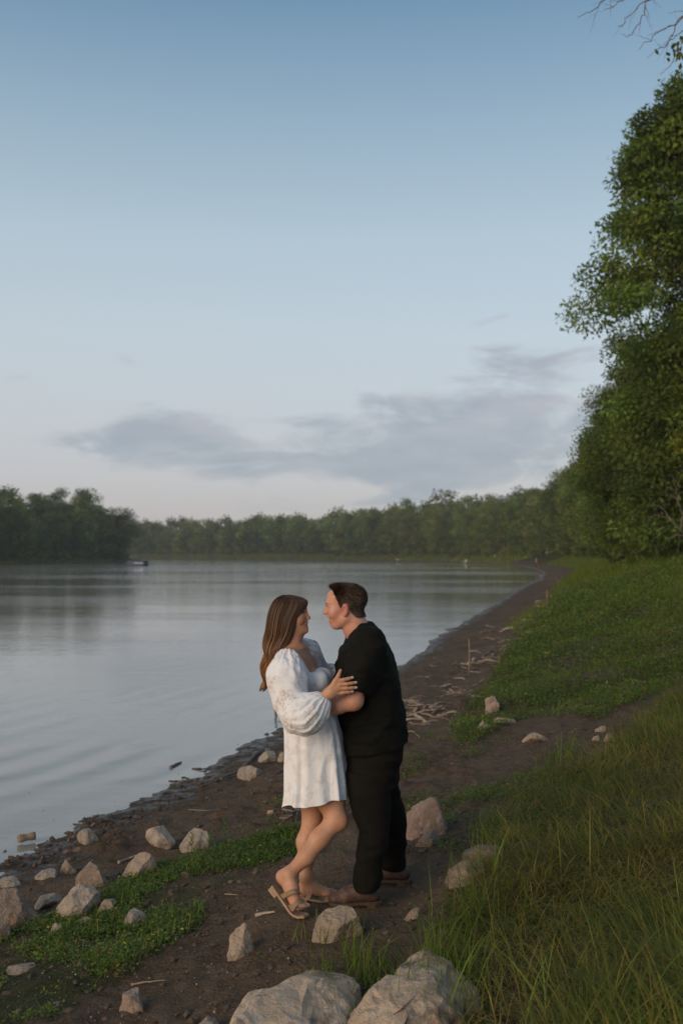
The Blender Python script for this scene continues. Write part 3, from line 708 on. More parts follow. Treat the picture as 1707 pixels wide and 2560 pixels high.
def head_paint(L, col, lip, brow, male):
    """colours of a face given local coordinates L (forward, side, up)"""
    x, y, z = L[:, 0], L[:, 1], L[:, 2]; ay = np.abs(y)
    def m(cond, c, f=1.0):
        nonlocal col; w = (cond.astype(float)*f)[:, None]; col = col*(1-w)+np.asarray(c)*w
    red = np.exp(-(((x-.07)/.03)**2+((ay-.04)/.03)**2+((z+.02)/.03)**2)); col = col*(1-0.30*red[:, None]*np.array([0.2, 0.75, 0.75]))
    nose = np.exp(-(((x-.112)/.014)**2+(y/.014)**2+((z+.015)/.014)**2)); col = col*(1-0.28*nose[:, None]*np.array([0.2, 0.8, 0.8]))
    fr = x > .055; lb = -.005 if male else -.0045; lift = .011*(ay/.031)**2
    zc = z-(-.0535+lift)
    m(fr & (ay < .024) & (np.abs(zc) < .0135*(1-(ay/.032)**2)) & (x > .060+lb), lip, 0.75)
    m(fr & (ay < .027) & (np.abs(zc-.001) < (.0066 if male else .0050)*(1-(ay/.031)**2)), (0.82, 0.77, 0.71))
    m(fr & (ay < .034) & (np.abs(zc) < .0018) & (ay > .0265), (0.26, 0.09, 0.07), 0.8)
    arch = .0405-9*(ay-.030)**2; thick = (.0040 if male else .0028)*np.clip(1.25-(ay-.012)/.05, .3, 1)
    m((x > .045) & (ay > .011) & (ay < .052) & (np.abs(z-arch) < thick), brow, 0.8)
    ex, ez = (ay-.031)/.0135, (z-.0150)/.0042
    m((x > .072) & (x < .100) & (ex**2+ez**2 < 1), (0.50, 0.46, 0.43)); m((x > .072) & (x < .10) & (((ay-.031)/.006)**2+ez**2 < 1), (0.035, 0.022, 0.018))
    m((x > .060) & (ay > .015) & (ay < .049) & (np.abs(z-(.0205-12*(ay-.031)**2)) < (.0016 if male else .0026)), (0.030, 0.018, 0.014), 0.9)
    return col
def skin_mat(name):
    m, nt, b = new_mat(name); n = NB(nt); v = n.coord('Object')
    k = n.noise(v, 45, 4); c = n.mix(n.ramp(k, 0.3, 0.7, 0, 0.22), n.attr('Col'), (0.42, 0.16, 0.10))
    c = n.mix(n.ramp(n.noise(v, 12, 4), 0.45, 0.7, 0, 0.20), c, (0.75, 0.5, 0.38))
    n.put(b.inputs['Base Color'], c); b.inputs['Roughness'].default_value = 0.52; b.inputs['Specular IOR Level'].default_value = 0.35
    b.inputs['Subsurface Weight'].default_value = 0.12; b.inputs['Subsurface Radius'].default_value = (0.012, 0.005, 0.003); b.inputs['Subsurface Scale'].default_value = 1.0
    n.put(b.inputs['Normal'], n.bump(n.noise(v, 260, 3), 0.10, 0.002))
    return m
def hand_into(b, wrist, kn, tips, thumb, rw, rk, rf, back):
    """palm from wrist to knuckles, four bent fingers, a thumb from the side of the palm; back = unit vector off the back of the hand"""
    wrist = np.asarray(wrist); kn = [np.asarray(q) for q in kn]; back = np.asarray(back, float)
    for i, q in enumerate(kn):
        b.cone(wrist+(q-np.mean(kn, 0))*0.45, q, rw*0.62, rk, 0.012)
        t = np.asarray(tips[i]); bend = np.linalg.norm(t-q)*0.10
        m1 = q+(t-q)*0.42+back*bend; m2 = q+(t-q)*0.74+back*bend*0.7
        b.chain([q, m1, m2, t], [rk, rf, rf*0.92, rf*0.78], 0.003)
    b.chain([np.asarray(q) for q in thumb], [rk*1.25, rk*1.05, rf*1.02, rf*0.8][:len(thumb)], 0.008)

# ------------------------------------------------------------------ the couple
SKIN = skin_mat('skin')
def cloth_mat(name, ca, cb, rough=0.9, sheen=0.2, bscale=140, bump=0.25, weave=False):
    m, nt, b = new_mat(name); n = NB(nt); v = n.coord('Object')
    n.put(b.inputs['Base Color'], n.mix(n.ramp(n.noise(v, 7, 5), 0.3, 0.7), ca, cb))
    b.inputs['Roughness'].default_value = rough; b.inputs['Sheen Weight'].default_value = sheen; b.inputs['Specular IOR Level'].default_value = 0.12
    n.put(b.inputs['Normal'], n.bump(n.noise(v, bscale, 4), bump, 0.004))
    return m
BLACK_COTTON = cloth_mat('black_cotton', (0.0075, 0.0070, 0.0055), (0.0105, 0.0098, 0.0075), 0.85, 0.0)
BLACK_DENIM = cloth_mat('black_denim', (0.0068, 0.0060, 0.0046), (0.0105, 0.0090, 0.0068), 0.85, 0.0, 220, 0.4)
def lace_mat(name, sheer):
    """white embroidered cloth; where sheer > 0 the eyelets of the lace are open"""
    m, nt, b = new_mat(name); n = NB(nt); v = n.coord('Object')
    vo = n.N.new('ShaderNodeTexVoronoi'); n.L.new(v, vo.inputs[0]); vo.inputs['Scale'].default_value = 26
    emb = n.ramp(n.noise(v, 22, 5, 0.65), 0.46, 0.62)
    n.put(b.inputs['Base Color'], n.mix(emb, (0.90, 0.885, 0.90), (0.80, 0.77, 0.755)))
    b.inputs['Roughness'].default_value = 0.9; b.inputs['Sheen Weight'].default_value = 0.1; b.inputs['Specular IOR Level'].default_value = 0.15
    h = n.math('ADD', n.math('MULTIPLY', emb, 0.7), n.math('MULTIPLY', n.noise(v, 160, 3), 0.3))
    n.put(b.inputs['Normal'], n.bump(h, 0.4, 0.0035))
    tl = nt.nodes.new('ShaderNodeBsdfTranslucent'); tl.inputs[0].default_value = (0.7, 0.66, 0.66, 1)
    mx = nt.nodes.new('ShaderNodeMixShader'); mx.inputs[0].default_value = 0.08
    nt.links.new(b.outputs[0], mx.inputs[1]); nt.links.new(tl.outputs[0], mx.inputs[2]); out = mx.outputs[0]
    if sheer:
        region = n.ramp(n.noise(v, 11, 3, 0.55), 0.47, 0.62); eye = n.ramp(n.noise(v, 75, 3, 0.6), 0.47, 0.57)
        f = n.math('MULTIPLY', n.math('MULTIPLY', region, eye), sheer)          # eyelets over the nude lining
        old = b.inputs['Base Color'].links[0].from_socket; n.put(b.inputs['Base Color'], n.mix(f, old, (0.62, 0.37, 0.27)))
        n.put(tl.inputs[0], n.mix(f, (0.7, 0.66, 0.66), (0.6, 0.36, 0.26)))
    nt.links.new(out, nt.nodes['Material Output'].inputs[0])
    return m
LACE = lace_mat('white_lace', 0.0); LACE_SHEER = lace_mat('sheer_white_lace', 0.55)
def hair_mat(name):
    m, nt, b = new_mat(name); n = NB(nt); n.put(b.inputs['Base Color'], n.attr('Col'))
    b.inputs['Roughness'].default_value = 0.42; b.inputs['Specular IOR Level'].default_value = 0.4; b.inputs['Anisotropic'].default_value = 0.5
    return m
HAIR = hair_mat('hair')
def zof(py, d): return CAMH-(py-HOR)/F*d
def xof(px, d): return (px-CX)/F*d
def profile(rows, d):
    """rows (py, px_left, px_right) at depth d -> z, centre x, half width"""
    r = np.array(rows, float); return zof(r[:, 0], d), xof((r[:, 1]+r[:, 2])/2, d), (r[:, 2]-r[:, 1])/2/F*d
def folds(V, Q, amp, scale, seed, sharp=1.0, stretch=(1, 1, 1), mask=None):
    """push cloth in and out along soft irregular creases"""
    N = vnormals(V, Q); p = V*np.array(stretch)*scale
    p = p+0.6*np.c_[vnoise(p*0.6, seed+5), vnoise(p*0.6, seed+6), vnoise(p*0.6, seed+7)]
    r = 1-np.abs(vnoise(p, seed))*1.6; f = np.sign(r)*np.abs(r)**sharp-0.35+0.35*vnoise(p*2.3, seed+2)
    if mask is not None: f = f*mask
    return V+N*(amp*f)[:, None]
def to_obj(name, V, Q, mat, parent, col=(1, 1, 1)):
    o_ = np.array(parent.location) if parent is not None and parent.parent is None else np.array(parent.parent.location)
    c = np.asarray(col, float); c = np.broadcast_to(c, (len(V), 3)) if c.ndim == 1 else c
    return link(name, mesh_np(name, V-o_, Q, True, c, [mat]), parent)

def join(*parts):
    Vs, Qs, n = [], [], 0
    for v, q in parts: Vs.append(v); Qs.append(q+n); n += len(v)
    return np.vstack(Vs), np.vstack(Qs)
def build_man():
    D = 5.6
    root = empty('person', tuple(P(900, 2262, 5.5))); tag(root, 'man in black t-shirt and black trousers holding the woman in white', 'person', 'couple standing on the bank')
    # ---- body
    b = Blob((-0.42, 5.15, 0.56), (0.46, 6.12, 2.44), 0.0047)
    ho = P(861, 1524, D); HR = frame((-1, 0.03, -0.03), (0, 0, 1))
    b.chain([P(893, 1586, D), P(905, 1612, D)], [.056, .070], 0.03)
    hb = Blob(ho-np.array([.16, .13, .24]), ho+np.array([.19, .13, .18]), 0.0024)
    hb.chain([P(880, 1540, D), P(889, 1570, D), P(903, 1606, D)], [.064, .066, .070], 0.03)
    head_into(hb, ho, HR, 1.0, True)
    z, cx, rx = profile([(1600, 872, 955), (1640, 858, 970), (1690, 850, 982), (1760, 858, 992), (1830, 872, 1000), (1890, 878, 996), (1930, 880, 985)], D)
    b.loft(z, cx, D, rx, [.13, .18, .175, .165, .15, .15, .13], 0.04)
    nsh, nel, nwr = P(916, 1625, 5.42), P(884, 1753, 5.345), P(782, 1781, 5.41)
    b.chain([P(905, 1608, 5.5), nsh, (nsh+nel)/2, nel], [.07, .064, .055, .048], 0.04)
    b.chain([nel, nel*0.62+nwr*0.38+np.array([0, -.004, .004]), nwr], [.046, .045, .033], 0.03)
    hk = [P(752+2*i, 1768+9*i, 5.437+.002*i) for i in range(4)]
    hand_into(b, nwr, hk, [P(716+3*abs(i-1.4), 1766+9*i, 5.45) for i in range(4)], [P(770, 1775, 5.425), P(755, 1757, 5.425), P(742, 1745, 5.43)], .034, .0115, .0095, (0, -1, 0))
    fsh, fel, fwr = P(905, 1602, 5.80), P(872, 1725, 5.90), P(805, 1752, 5.86)
    b.chain([P(905, 1605, 5.68), fsh, (fsh+fel)/2, fel], [.07, .066, .058, .050], 0.04)
    b.chain([fel, fwr], [.048, .033], 0.03)
    fk = [P(786+2*i, 1740+9*i, 5.84) for i in range(4)]
    hand_into(b, fwr, fk, [P(752+3*abs(i-1.4), 1740+9*i, 5.80) for i in range(4)], [P(800, 1745, 5.845), P(786, 1732, 5.83), P(774, 1722, 5.82)], .033, .0115, .0095, (0, 1, 0))
    for (hx, hy, hd), kn, an in (((915, 1920, 5.5), P(934, 2078, 5.46), P(915, 2222, 5.42)), ((945, 1915, 5.7), P(972, 2060, 5.76), P(985, 2165, 5.84))):
        b.chain([P(hx, hy, hd), kn, an], [.070, .050, .036], 0.03)
        b.cone(an, an+np.array([-.06, 0, -.05]), .040, .035, 0.03)
    V, Q = b.skin(); V = relax(V, Q, 1, 0.35); V, Q = join((V, Q), hb.skin())
    base = np.array([0.58, 0.28, 0.195])
    L = (V-ho) @ HR; col = np.broadcast_to(base, V.shape).copy()
    hd = (L[:, 2] > -0.12) & (np.abs(L[:, 1]) < 0.1) & (V[:, 2] > 2.05)
    pc = head_paint(L[hd], col[hd], (0.50, 0.17, 0.13), (0.09, 0.05, 0.03), True)
    ear = np.exp(-((L[hd][:, 0]+.004)**2+(L[hd][:, 2]-.004)**2)/.0009)*(np.abs(L[hd][:, 1]) > .07); pc = pc*(1-0.35*ear[:, None]*np.array([0.1, .8, .8])); col[hd] = pc
    HP = [(.066, .118), (.052, .090), (.040, .062), (.032, .034), (.023, .014), (.014, .038), (-.018, .046), (-.030, .012), (-.040, -.020), (-.066, -.040), (-.2, -.030), (-.2, .25), (.07, .25)]
    hm = inside(np.array(HP), L[:, 0], L[:, 2]) & hd & (np.abs(L[:, 1]) < .0815)
    col[hm] = (0.030, 0.017, 0.010)
    body = to_obj('body', V, Q, SKIN, root, col)
    # ---- short hair: many fine strands on the scalp, longer on top
    r = np.random.default_rng(5); N = vnormals(V, Q); ids = np.flatnonzero(hm); ids = r.choice(ids, 11000, replace=len(ids) < 11000)
    root_p = V[ids]+r.normal(size=(len(ids), 3))*0.0012; ln = np.clip((L[ids, 2]-0.02)/0.09, 0.1, 1); fr = np.clip((L[ids, 0]+.02)/.08, 0, 1)
    length = 0.011+0.019*ln*(0.6+0.6*fr)*r.uniform(0.7, 1.15, len(ids))
    side = np.sign(L[ids, 1]); dirl = np.c_[-0.75+0.85*fr*ln, side*0.06, -0.75+0.85*ln+0.1*fr]; dirl += r.normal(size=dirl.shape)*0.16+0.22*np.c_[vnoise(V[ids]*55, 4), vnoise(V[ids]*55, 5), vnoise(V[ids]*55, 6)]
    dirw = dirl @ HR.T*0.9+N[ids]*(0.16+0.34*ln)[:, None]; dirw /= np.linalg.norm(dirw, axis=1)[:, None]
    bend = (np.c_[0.25*fr-0.45*(1-fr), np.zeros(len(ids)), -0.25*np.ones(len(ids))] @ HR.T)
    S = np.cross(dirw, N[ids]+r.normal(size=(len(ids), 3))*0.5); S /= np.linalg.norm(S, axis=1)[:, None]+1e-9; wd = 0.0012
    st = []
    for t, wf in ((0, 1), (0.5, 0.85), (1.0, 0.15)):
        c = root_p+dirw*(length*t)[:, None]+bend*(length*t*t*0.55)[:, None]; st += [c-S*wd*wf, c+S*wd*wf]
    HV = np.stack(st, 1).reshape(-1, 3); k = np.arange(len(ids))[:, None]*6
    HQ = np.vstack([k+np.array([[0, 1, 3, 2]]), k+np.array([[2, 3, 5, 4]])])
    sh = np.repeat(np.clip(1+0.25*r.normal(size=len(ids)), 0.5, 1.7), 6)[:, None]*np.array([0.050, 0.028, 0.017])
    to_obj('hair', HV, HQ, HAIR, root, sh)
    # ---- t-shirt
    b = Blob((-0.16, 5.18, 1.22), (0.48, 6.02, 2.18), 0.006)
    z, cx, rx = profile([(1563, 905, 934), (1580, 876, 953), (1600, 864, 967), (1630, 848, 981), (1660, 839, 989), (1690, 836, 995), (1730, 837, 1000), (1770, 842, 1009), (1800, 849, 1013), (1835, 858, 1016), (1872, 861, 1017)], D)
    b.loft(z, cx, D, rx, [.06, .125, .185, .215, .222, .222, .218, .214, .21, .208, .206], 0.02, 2.25, tilt=-0.16)
    b.chain([P(915, 1590, 5.52), P(922, 1615, 5.415), P(908, 1665, 5.375), P(889, 1722, 5.352)], [.062, .088, .086, .078], 0.05)
    b.chain([P(915, 1585, 5.68), P(905, 1602, 5.80), P(885, 1680, 5.87)], [.06, .086, .076], 0.05)
    hz = P(889, 1722, 5.352); ax = P(889, 1722, 5.352)-P(908, 1665, 5.375); ax /= np.linalg.norm(ax)
    b.cone(hz+ax*.078, hz+ax*.20, .10, .10, 0.004, 'sub')           # sleeve end cut square
    b.chain([P(868, 1555, D), P(897, 1592, D)], [.05, .067], 0.012, 'sub', None)         # neck opening
    V, Q = b.skin(); V = relax(V, Q, 1, 0.4)
    V = folds(V, Q, 0.012, 7.5, 71, 1.2, (1.0, 0.7, 1.5)); V = folds(V, Q, 0.004, 17, 73, 1.0, (1.0, 0.8, 1.6))
    ts = to_obj('t_shirt', V, Q, BLACK_COTTON, root)
    # ---- trousers
    b = Blob((-0.02, 5.20, 0.58), (0.46, 6.05, 1.50), 0.0065)
    z, cx, rx = profile([(1845, 866, 1010), (1889, 865, 1008), (1915, 865, 998), (1957, 868, 996)], D)
    b.loft(z, cx, D, rx, [.19, .195, .19, .17], 0.03, 2.3)
    def leg(rows, ds, ry):
        r_ = np.array(rows, float); ds = np.array(ds, float)
        b.loft(zof(r_[:, 0], ds), xof((r_[:, 1]+r_[:, 2])/2, ds), ds, (r_[:, 2]-r_[:, 1])/2/F*ds, ry, 0.03, 2.1)
    leg([(1930, 866, 985), (1960, 868, 978), (2007, 874, 978), (2048, 885, 976), (2077, 898, 974), (2115, 894, 968), (2139, 890, 963), (2153, 894, 960), (2171, 886, 957), (2200, 884, 954), (2224, 886, 952)],
        [5.50, 5.49, 5.47, 5.455, 5.45, 5.44, 5.435, 5.43, 5.425, 5.42, 5.42], [.105, .10, .095, .09, .086, .082, .08, .079, .08, .08, .078])
    leg([(1925, 880, 996), (1960, 895, 997), (1992, 905, 1002), (2021, 915, 1013), (2065, 930, 1016), (2109, 940, 1015), (2139, 948, 1009), (2168, 955, 1013)],
        [5.68, 5.69, 5.71, 5.73, 5.76, 5.79, 5.82, 5.84], [.105, .10, .097, .094, .09, .086, .084, .083])
    V, Q = b.skin(); V = relax(V, Q, 1, 0.4)
    V = folds(V, Q, 0.009, 9, 81, 1.2, (0.8, 0.8, 1.6), 0.6+0.8*sstep(1.05, 0.7, V[:, 2]))
    to_obj('trousers', V, Q, BLACK_DENIM, root)
    # ---- boots
    LEATHER = simple_mat('brown_leather', (0.088, 0.048, 0.034), 0.55, 0.35, 14, 0.35, 60, 0.4); SOLE = simple_mat('boot_sole', (0.095, 0.058, 0.038), 0.8, 0.25, 20, 0.2, 90)
    for (px, py, d, yaw) in ((890, 2264, 5.42, 0.10), (968, 2207, 5.84, -0.10)):
        c = P(px, py, d); c[2] += 0.002; R = frame((-math.cos(yaw), -math.sin(yaw), 0.0), (0, 0, 1)); W = lambda x, y, z_: c+R @ np.array([x, y, z_])
        b = Blob(c-np.array([.2, .13, .02]), c+np.array([.2, .13, .19]), 0.004)
        b.chain([W(-.095, 0, .055), W(-.02, 0, .058), W(.06, 0, .048), W(.115, 0, .040)], [.040, .040, .038, .032], 0.02, wide=(R[:, 1], 1.08))
        b.chain([W(-.070, 0, .07), W(-.050, 0, .16)], [.040, .034], 0.03); b.chain([W(-.04, 0, .10), W(.045, 0, .062)], [.040, .034], 0.03)
        b.ell(W(.115, 0, .040), (.036, .042, .030), R, 0.02)
        b.box(c-np.array([.3, .3, .1]), c+np.array([.3, .3, .022]), 'sub', 0.006); b.box(W(0, 0, .175)-np.array([.3, .3, 0]), W(0, 0, .4)+np.array([.3, .3, 0]), 'sub', 0.006)
        V, Q = b.skin(); V = relax(V, Q, 1, .4); V = folds(V, Q, 0.0018, 30, 91, 1.2, (1, 1, 0.6), np.exp(-(((V-W(.03, 0, .07)) @ R[:, 0])/.06)**2))
        bo = to_obj('boot', V, Q, LEATHER, root)
        mb = MB(); out = [(-.132, .030), (-.10, .040), (-.03, .038), (.05, .047), (.11, .044), (.142, .026), (.150, 0), (.142, -.026), (.11, -.042), (.05, -.044), (-.03, -.034), (-.10, -.040), (-.132, -.030), (-.142, 0)]
        n = len(out); up = np.array([W(x, y, .026) for x, y in out]); lo = np.array([W(x, y, .010 if x > -.045 else .004) for x, y in out])
        k = np.arange(n); mb.add(np.vstack([up, lo, [W(0, 0, .026), W(0, 0, .008)]]), np.stack([k, (k+1) % n, n+(k+1) % n, n+k], 1), np.vstack([np.stack([np.full(n, 2*n), k, (k+1) % n], 1), np.stack([np.full(n, 2*n+1), n+(k+1) % n, n+k], 1)]))
        heel = [(x, y) for x, y in out if x < -.06]; heel = [(-.060, .036), (-.10, .040), (-.132, .030), (-.142, 0), (-.132, -.030), (-.10, -.040), (-.060, -.034)]
        n = len(heel); up = np.array([W(x, y, .012) for x, y in heel]); lo = np.array([W(x, y, -.016) for x, y in heel]); k = np.arange(n)
        mb.add(np.vstack([up, lo, [W(-.1, 0, -.016)]]), np.stack([k, (k+1) % n, n+(k+1) % n, n+k], 1), np.stack([np.full(n, 2*n), n+(k+1) % n, n+k], 1))
        o_ = np.array(root.location); s_ = link('sole', mb.mesh('sole', SOLE, False, o_), bo)
        mb = MB()
        for t in np.linspace(0.1, 0.85, 4):
            q = W(-.022+.052*t, 0, .137-.042*t); mb.tube([q+R[:, 1]*.020+R @ np.array([-.004, 0, -.004]), q+R @ np.array([0, 0, .003]), q-R[:, 1]*.020+R @ np.array([-.004, 0, -.004])], .0022, 5)
        link('lace', mb.mesh('lace', simple_mat('boot_lace', (0.06, 0.035, 0.025), 0.8), True, o_), bo)
    # ---- thin gold chain round the neck
    mb = MB(); th = np.linspace(-0.5, math.pi-0.95, 24)
    c0 = P(892, 1569, D); pts = [c0+np.array([-.064*math.cos(t), -.074*math.sin(t), 0]) for t in th]
    pts = [np.array([q[0], q[1], q[2]+(q[0]-c0[0])*0.80]) for q in pts]
    mb.tube(pts, .0022, 5); gold = simple_mat('gold', (0.75, 0.52, 0.22), 0.3, 0.1, metal=1.0)
    link('necklace', mb.mesh('necklace', gold, True, np.array(root.location)), root)
    return root

def build_woman():
    D = 5.6
    root = empty('person', tuple(P(770, 2275, 5.45))); tag(root, 'woman with long brown hair in white lace dress and tan sandals', 'person', 'couple standing on the bank')
    b = Blob((-0.50, 5.12, 0.53), (0.14, 6.02, 2.36), 0.0046)
    ho = P(727, 1544, D); yaw = math.radians(14); pit = math.radians(9)
    HR = frame((math.cos(yaw)*math.cos(pit), -math.sin(yaw), math.sin(pit)), (-math.sin(pit), 0, math.cos(pit)))
    hb = Blob(ho-np.array([.14, .13, .25]), ho+np.array([.16, .13, .17]), 0.0024); head_into(hb, ho, HR, 0.955, False)
    hb.chain([P(726, 1560, D), P(733, 1590, D), P(731, 1618, D), P(726, 1650, D)], [.050, .047, .050, .046], 0.03)
    b.chain([P(732, 1606, D), P(729, 1628, D)], [.042, .054], 0.03)
    sh_n, sh_f = P(722, 1652, 5.44), P(758, 1628, 5.77)
    b.chain([P(729, 1630, D), sh_n], [.050, .046], 0.05); b.chain([P(733, 1628, D), sh_f], [.050, .046], 0.05)
    z, cx, rx = profile([(1625, 712, 758), (1645, 700, 776), (1670, 702, 792), (1700, 708, 812), (1735, 714, 806), (1770, 722, 812), (1820, 726, 836), (1880, 728, 848), (1920, 735, 846)], D)
    b.loft(z, cx, D, rx, [.10, .155, .155, .15, .135, .13, .155, .175, .17], 0.05, 2.1, rot=-0.22)
    for q in (P(796, 1698, 5.515), P(806, 1690, 5.665)): b.ell(q-np.array([.018, 0, .018]), (.046, .052, .048), None, 0.05)
    el_n, wr_n = P(732, 1795, 5.29), P(805, 1748, 5.268)
    b.chain([sh_n, (sh_n+el_n)/2, el_n], [.047, .042, .037], 0.03); b.chain([el_n, el_n*.6+wr_n*.4, wr_n*.8+el_n*.2], [.036, .036, .026], 0.02)
    kn = [P(844, 1703, 5.262), P(849, 1712, 5.258), P(848, 1722, 5.258), P(843, 1733, 5.262)]
    tp = [P(881, 1694, 5.272), P(889.5, 1706.5, 5.272), P(890.5, 1719, 5.270), P(881, 1729, 5.272)]
    el_f, wr_f = P(815, 1700, 5.90), P(872, 1672, 5.93)
    b.chain([sh_f, (sh_f+el_f)/2, el_f], [.047, .042, .037], 0.03); b.chain([el_f, wr_f], [.036, .027], 0.02)
    hand_into(b, wr_f, [P(896+2*i, 1655+9*i, 5.94) for i in range(4)], [P(924-2*abs(i-1.5), 1650+9*i, 5.93) for i in range(4)], [P(880, 1664, 5.93), P(888, 1645, 5.93), P(894, 1632, 5.93)], .030, .0108, .0085, (0, 1, 0))
    # legs
    hn, kn_, an = P(800, 1915, 5.54), P(841, 2050, 5.45), P(722, 2186, 5.36)
    b.chain([hn, P(825, 1995, 5.50), kn_], [.090, .074, .057], 0.04); b.ell(P(856, 2056, 5.44), (.024, .036, .036), None, 0.03)
    b.chain([kn_, P(800, 2096, 5.42), P(766, 2141, 5.39), an], [.052, .052, .043, .031], 0.03)
    hf, kf, af = P(775, 1915, 5.68), P(782, 2048, 5.63), P(766, 2192, 5.56)
    b.chain([hf, P(780, 1990, 5.65), kf], [.10, .076, .057], 0.04)
    b.chain([kf, P(767, 2105, 5.61), P(764, 2150, 5.58), af], [.053, .055, .042, .030], 0.03)
    # near foot: heel lifted, weight on the ball, turned to the camera
    heel, ball = P(707, 2192, 5.375), P(738, 2262, 5.30); toeD = P(762, 2270, 5.25)-P(735, 2272, 5.29); toeD /= np.linalg.norm(toeD)
    b.ell(heel+np.array([-.004, 0, 0]), (.027, .026, .030), None, 0.025); b.cone(an, heel, .030, .026, 0.03)
    b.chain([an, P(732, 2222, 5.325), ball+np.array([.008, -.005, .008])], [.031, .029, .023], 0.03, wide=((0, 1, 0), 1.15)); b.chain([heel, ball], [.023, .023], 0.03, wide=((0, 1, 0), 1.2))
    across = np.cross(toeD, (0, 0, 1)); across /= np.linalg.norm(across)
    tn = []
    for i in range(5):
        bs = ball+np.array([.012, -.004, -.012])-across*(0.034-0.0165*i)*-1.0; l = (.050, .047, .043, .038, .032)[4-i]; rr = (.0115, .0085, .0082, .0078, .0075)[4-i]
        b.chain([bs, bs+toeD*l*.55+np.array([0, 0, .005]), bs+toeD*l+np.array([0, 0, -.004])], [rr*1.25, rr, rr*0.95], 0.006); tn.append(bs+toeD*l+np.array([0, 0, .004]))
    # far foot: flat
    hl, bl = P(757, 2226, 5.56), P(818, 2232, 5.55); bl[2] = hl[2]-0.010
    b.ell(hl, (.027, .025, .026), None, 0.02); b.cone(af, hl, .029, .025, .03); b.chain([af, P(786, 2219, 5.56), bl], [.029, .025, .018], 0.03, wide=((0, 1, 0), 1.3)); b.chain([hl, bl], [.021, .018], 0.03, wide=((0, 1, 0), 1.3))
    for i in range(5):
        bs = bl+np.array([-.008*abs(i-3.2)*.6, -.030+.0155*i, -.004]); l = (.034, .038, .042, .046, .050)[i]; rr = (.0075, .0078, .0082, .0085, .0115)[i]
        b.chain([bs, bs+np.array([l*.5, 0, .005]), bs+np.array([l, 0, -.004])], [rr*1.2, rr, rr], 0.006); tn.append(bs+np.array([l, 0, .004]))
    fb_ = Blob(P(795, 1770, 5.34)-np.array([.02, .12, .02]), P(900, 1660, 5.20)+np.array([.02, .10, .02]), 0.0024)      # hand and wrist, finer; the forearm runs on inside the cuff
    fb_.cone(el_n*.5+wr_n*.5, wr_n, .034, .0277, 0.02); fb_.cone(wr_n, P(826, 1732, 5.265), .0275, .030, 0.02, wide=((0.6, 0, 0.8), 1.25))
    hand_into(fb_, P(820, 1737, 5.266), kn, tp, [P(824, 1726, 5.262), P(838, 1703, 5.262), P(846, 1689, 5.268), P(851, 1676, 5.275)], .035, .0125, .0100, (0, -1, 0))
    V, Q = b.skin(); V = relax(V, Q, 1, 0.35); V, Q = join((V, Q), hb.skin(), fb_.skin())
    base = np.array([0.53, 0.265, 0.155]); col = np.broadcast_to(base, V.shape).copy(); L = (V-ho) @ HR/0.955
    hd = (L[:, 2] > -0.12) & (np.abs(L[:, 1]) < 0.1) & (V[:, 2] > 2.0)
    col[hd] = head_paint(L[hd], col[hd], (0.42, 0.13, 0.11), (0.07, 0.04, 0.025), False)
    hm = hd & (L[:, 0] < .070-.55*np.clip(.10-L[:, 2], 0, .2)) & (L[:, 2] > -.03); col[hm] = (0.045, 0.024, 0.014)
    for q, r_ in [(t, .0085) for t in tp]+[(t, .008) for t in tn]:
        w = np.linalg.norm(V-(q+np.array([0, -.009 if q[2] > 1 else -.002, 0.002 if q[2] > 1 else .004])), axis=1) < r_; col[w] = (0.72, 0.52, 0.47)
    to_obj('body', V, Q, SKIN, root, col)
    # ---- dress: bodice with square neck, two puffed sleeves, gathered skirt
    b = Blob((-0.42, 5.30, 1.66), (0.10, 5.96, 2.06), 0.0042)
    z, cx, rx = profile([(1622, 706, 764), (1645, 694, 783), (1670, 696, 799), (1700, 702, 820), (1735, 707, 816), (1758, 708, 822)], D)
    b.loft(z, cx, D, rx, [.125, .170, .168, .163, .150, .150], 0.03, 2.1, rot=-0.22)
    for q in (P(797, 1704, 5.515), P(806, 1696, 5.665)): b.ell(q, (.058, .068, .060), None, 0.045)
    b.box((xof(737, D), D-.125, zof(1678, 5.5)), (0.2, D+.125, 2.2), 'sub', 0.01)
    b.chain([P(726, 1600, D), P(729, 1632, D)], [.075, .085], 0.01, 'sub', ((0, 1, 0), 1.25))
    V, Q = b.skin(); V = relax(V, Q, 1, .4); V = folds(V, Q, 0.006, 13, 31, 1.2, (1, 1, 0.5))
    dress = to_obj('dress', V, Q, LACE, root)
    # skirt
    rows = np.array([(1728, 706, 820), (1745, 706, 824), (1775, 707, 836), (1800, 709, 846), (1835, 712, 857), (1880, 713, 861), (1926, 713, 866), (1960, 712, 870), (1980, 710, 872), (1994, 708, 873)], float)
    nth, nz = 240, 90; th = np.linspace(0, 2*np.pi, nth, endpoint=False); T = np.linspace(0, 1, nz)[:, None]
    py = 1728+T*(1992-1728); cxr = np.interp(py, rows[:, 0], (rows[:, 1]+rows[:, 2])/2); hw = np.interp(py, rows[:, 0], (rows[:, 2]-rows[:, 1])/2)/F*D
    hy = np.interp(py[:, 0], [1728, 1760, 1835, 1926, 2016], [.155, .158, .195, .222, .245])[:, None]
    c, s = np.cos(th)[None], np.sin(th)[None]; pw = 2/2.9
    f = 0
    for (fr, am, ph, dr) in ((7, .55, .3, .5), (11, .45, 2.0, -.8), (17, .30, 4.0, .7), (5, .5, 1.0, .3), (26, .12, .5, 1.5)): f = f+am*np.sin(fr*th[None]+ph+dr*T*2.2+0.8*np.sin(2*th[None]+ph))
    fold = 1+(0.014+0.100*T**0.75)*f*0.62
    X = xof(cxr, D)+hw*np.sign(c)*np.abs(c)**pw*np.where(np.abs(c) > .9, 1+(fold-1)*.35, fold)
    Yd = D+hy*np.sign(s)*np.abs(s)**pw*fold
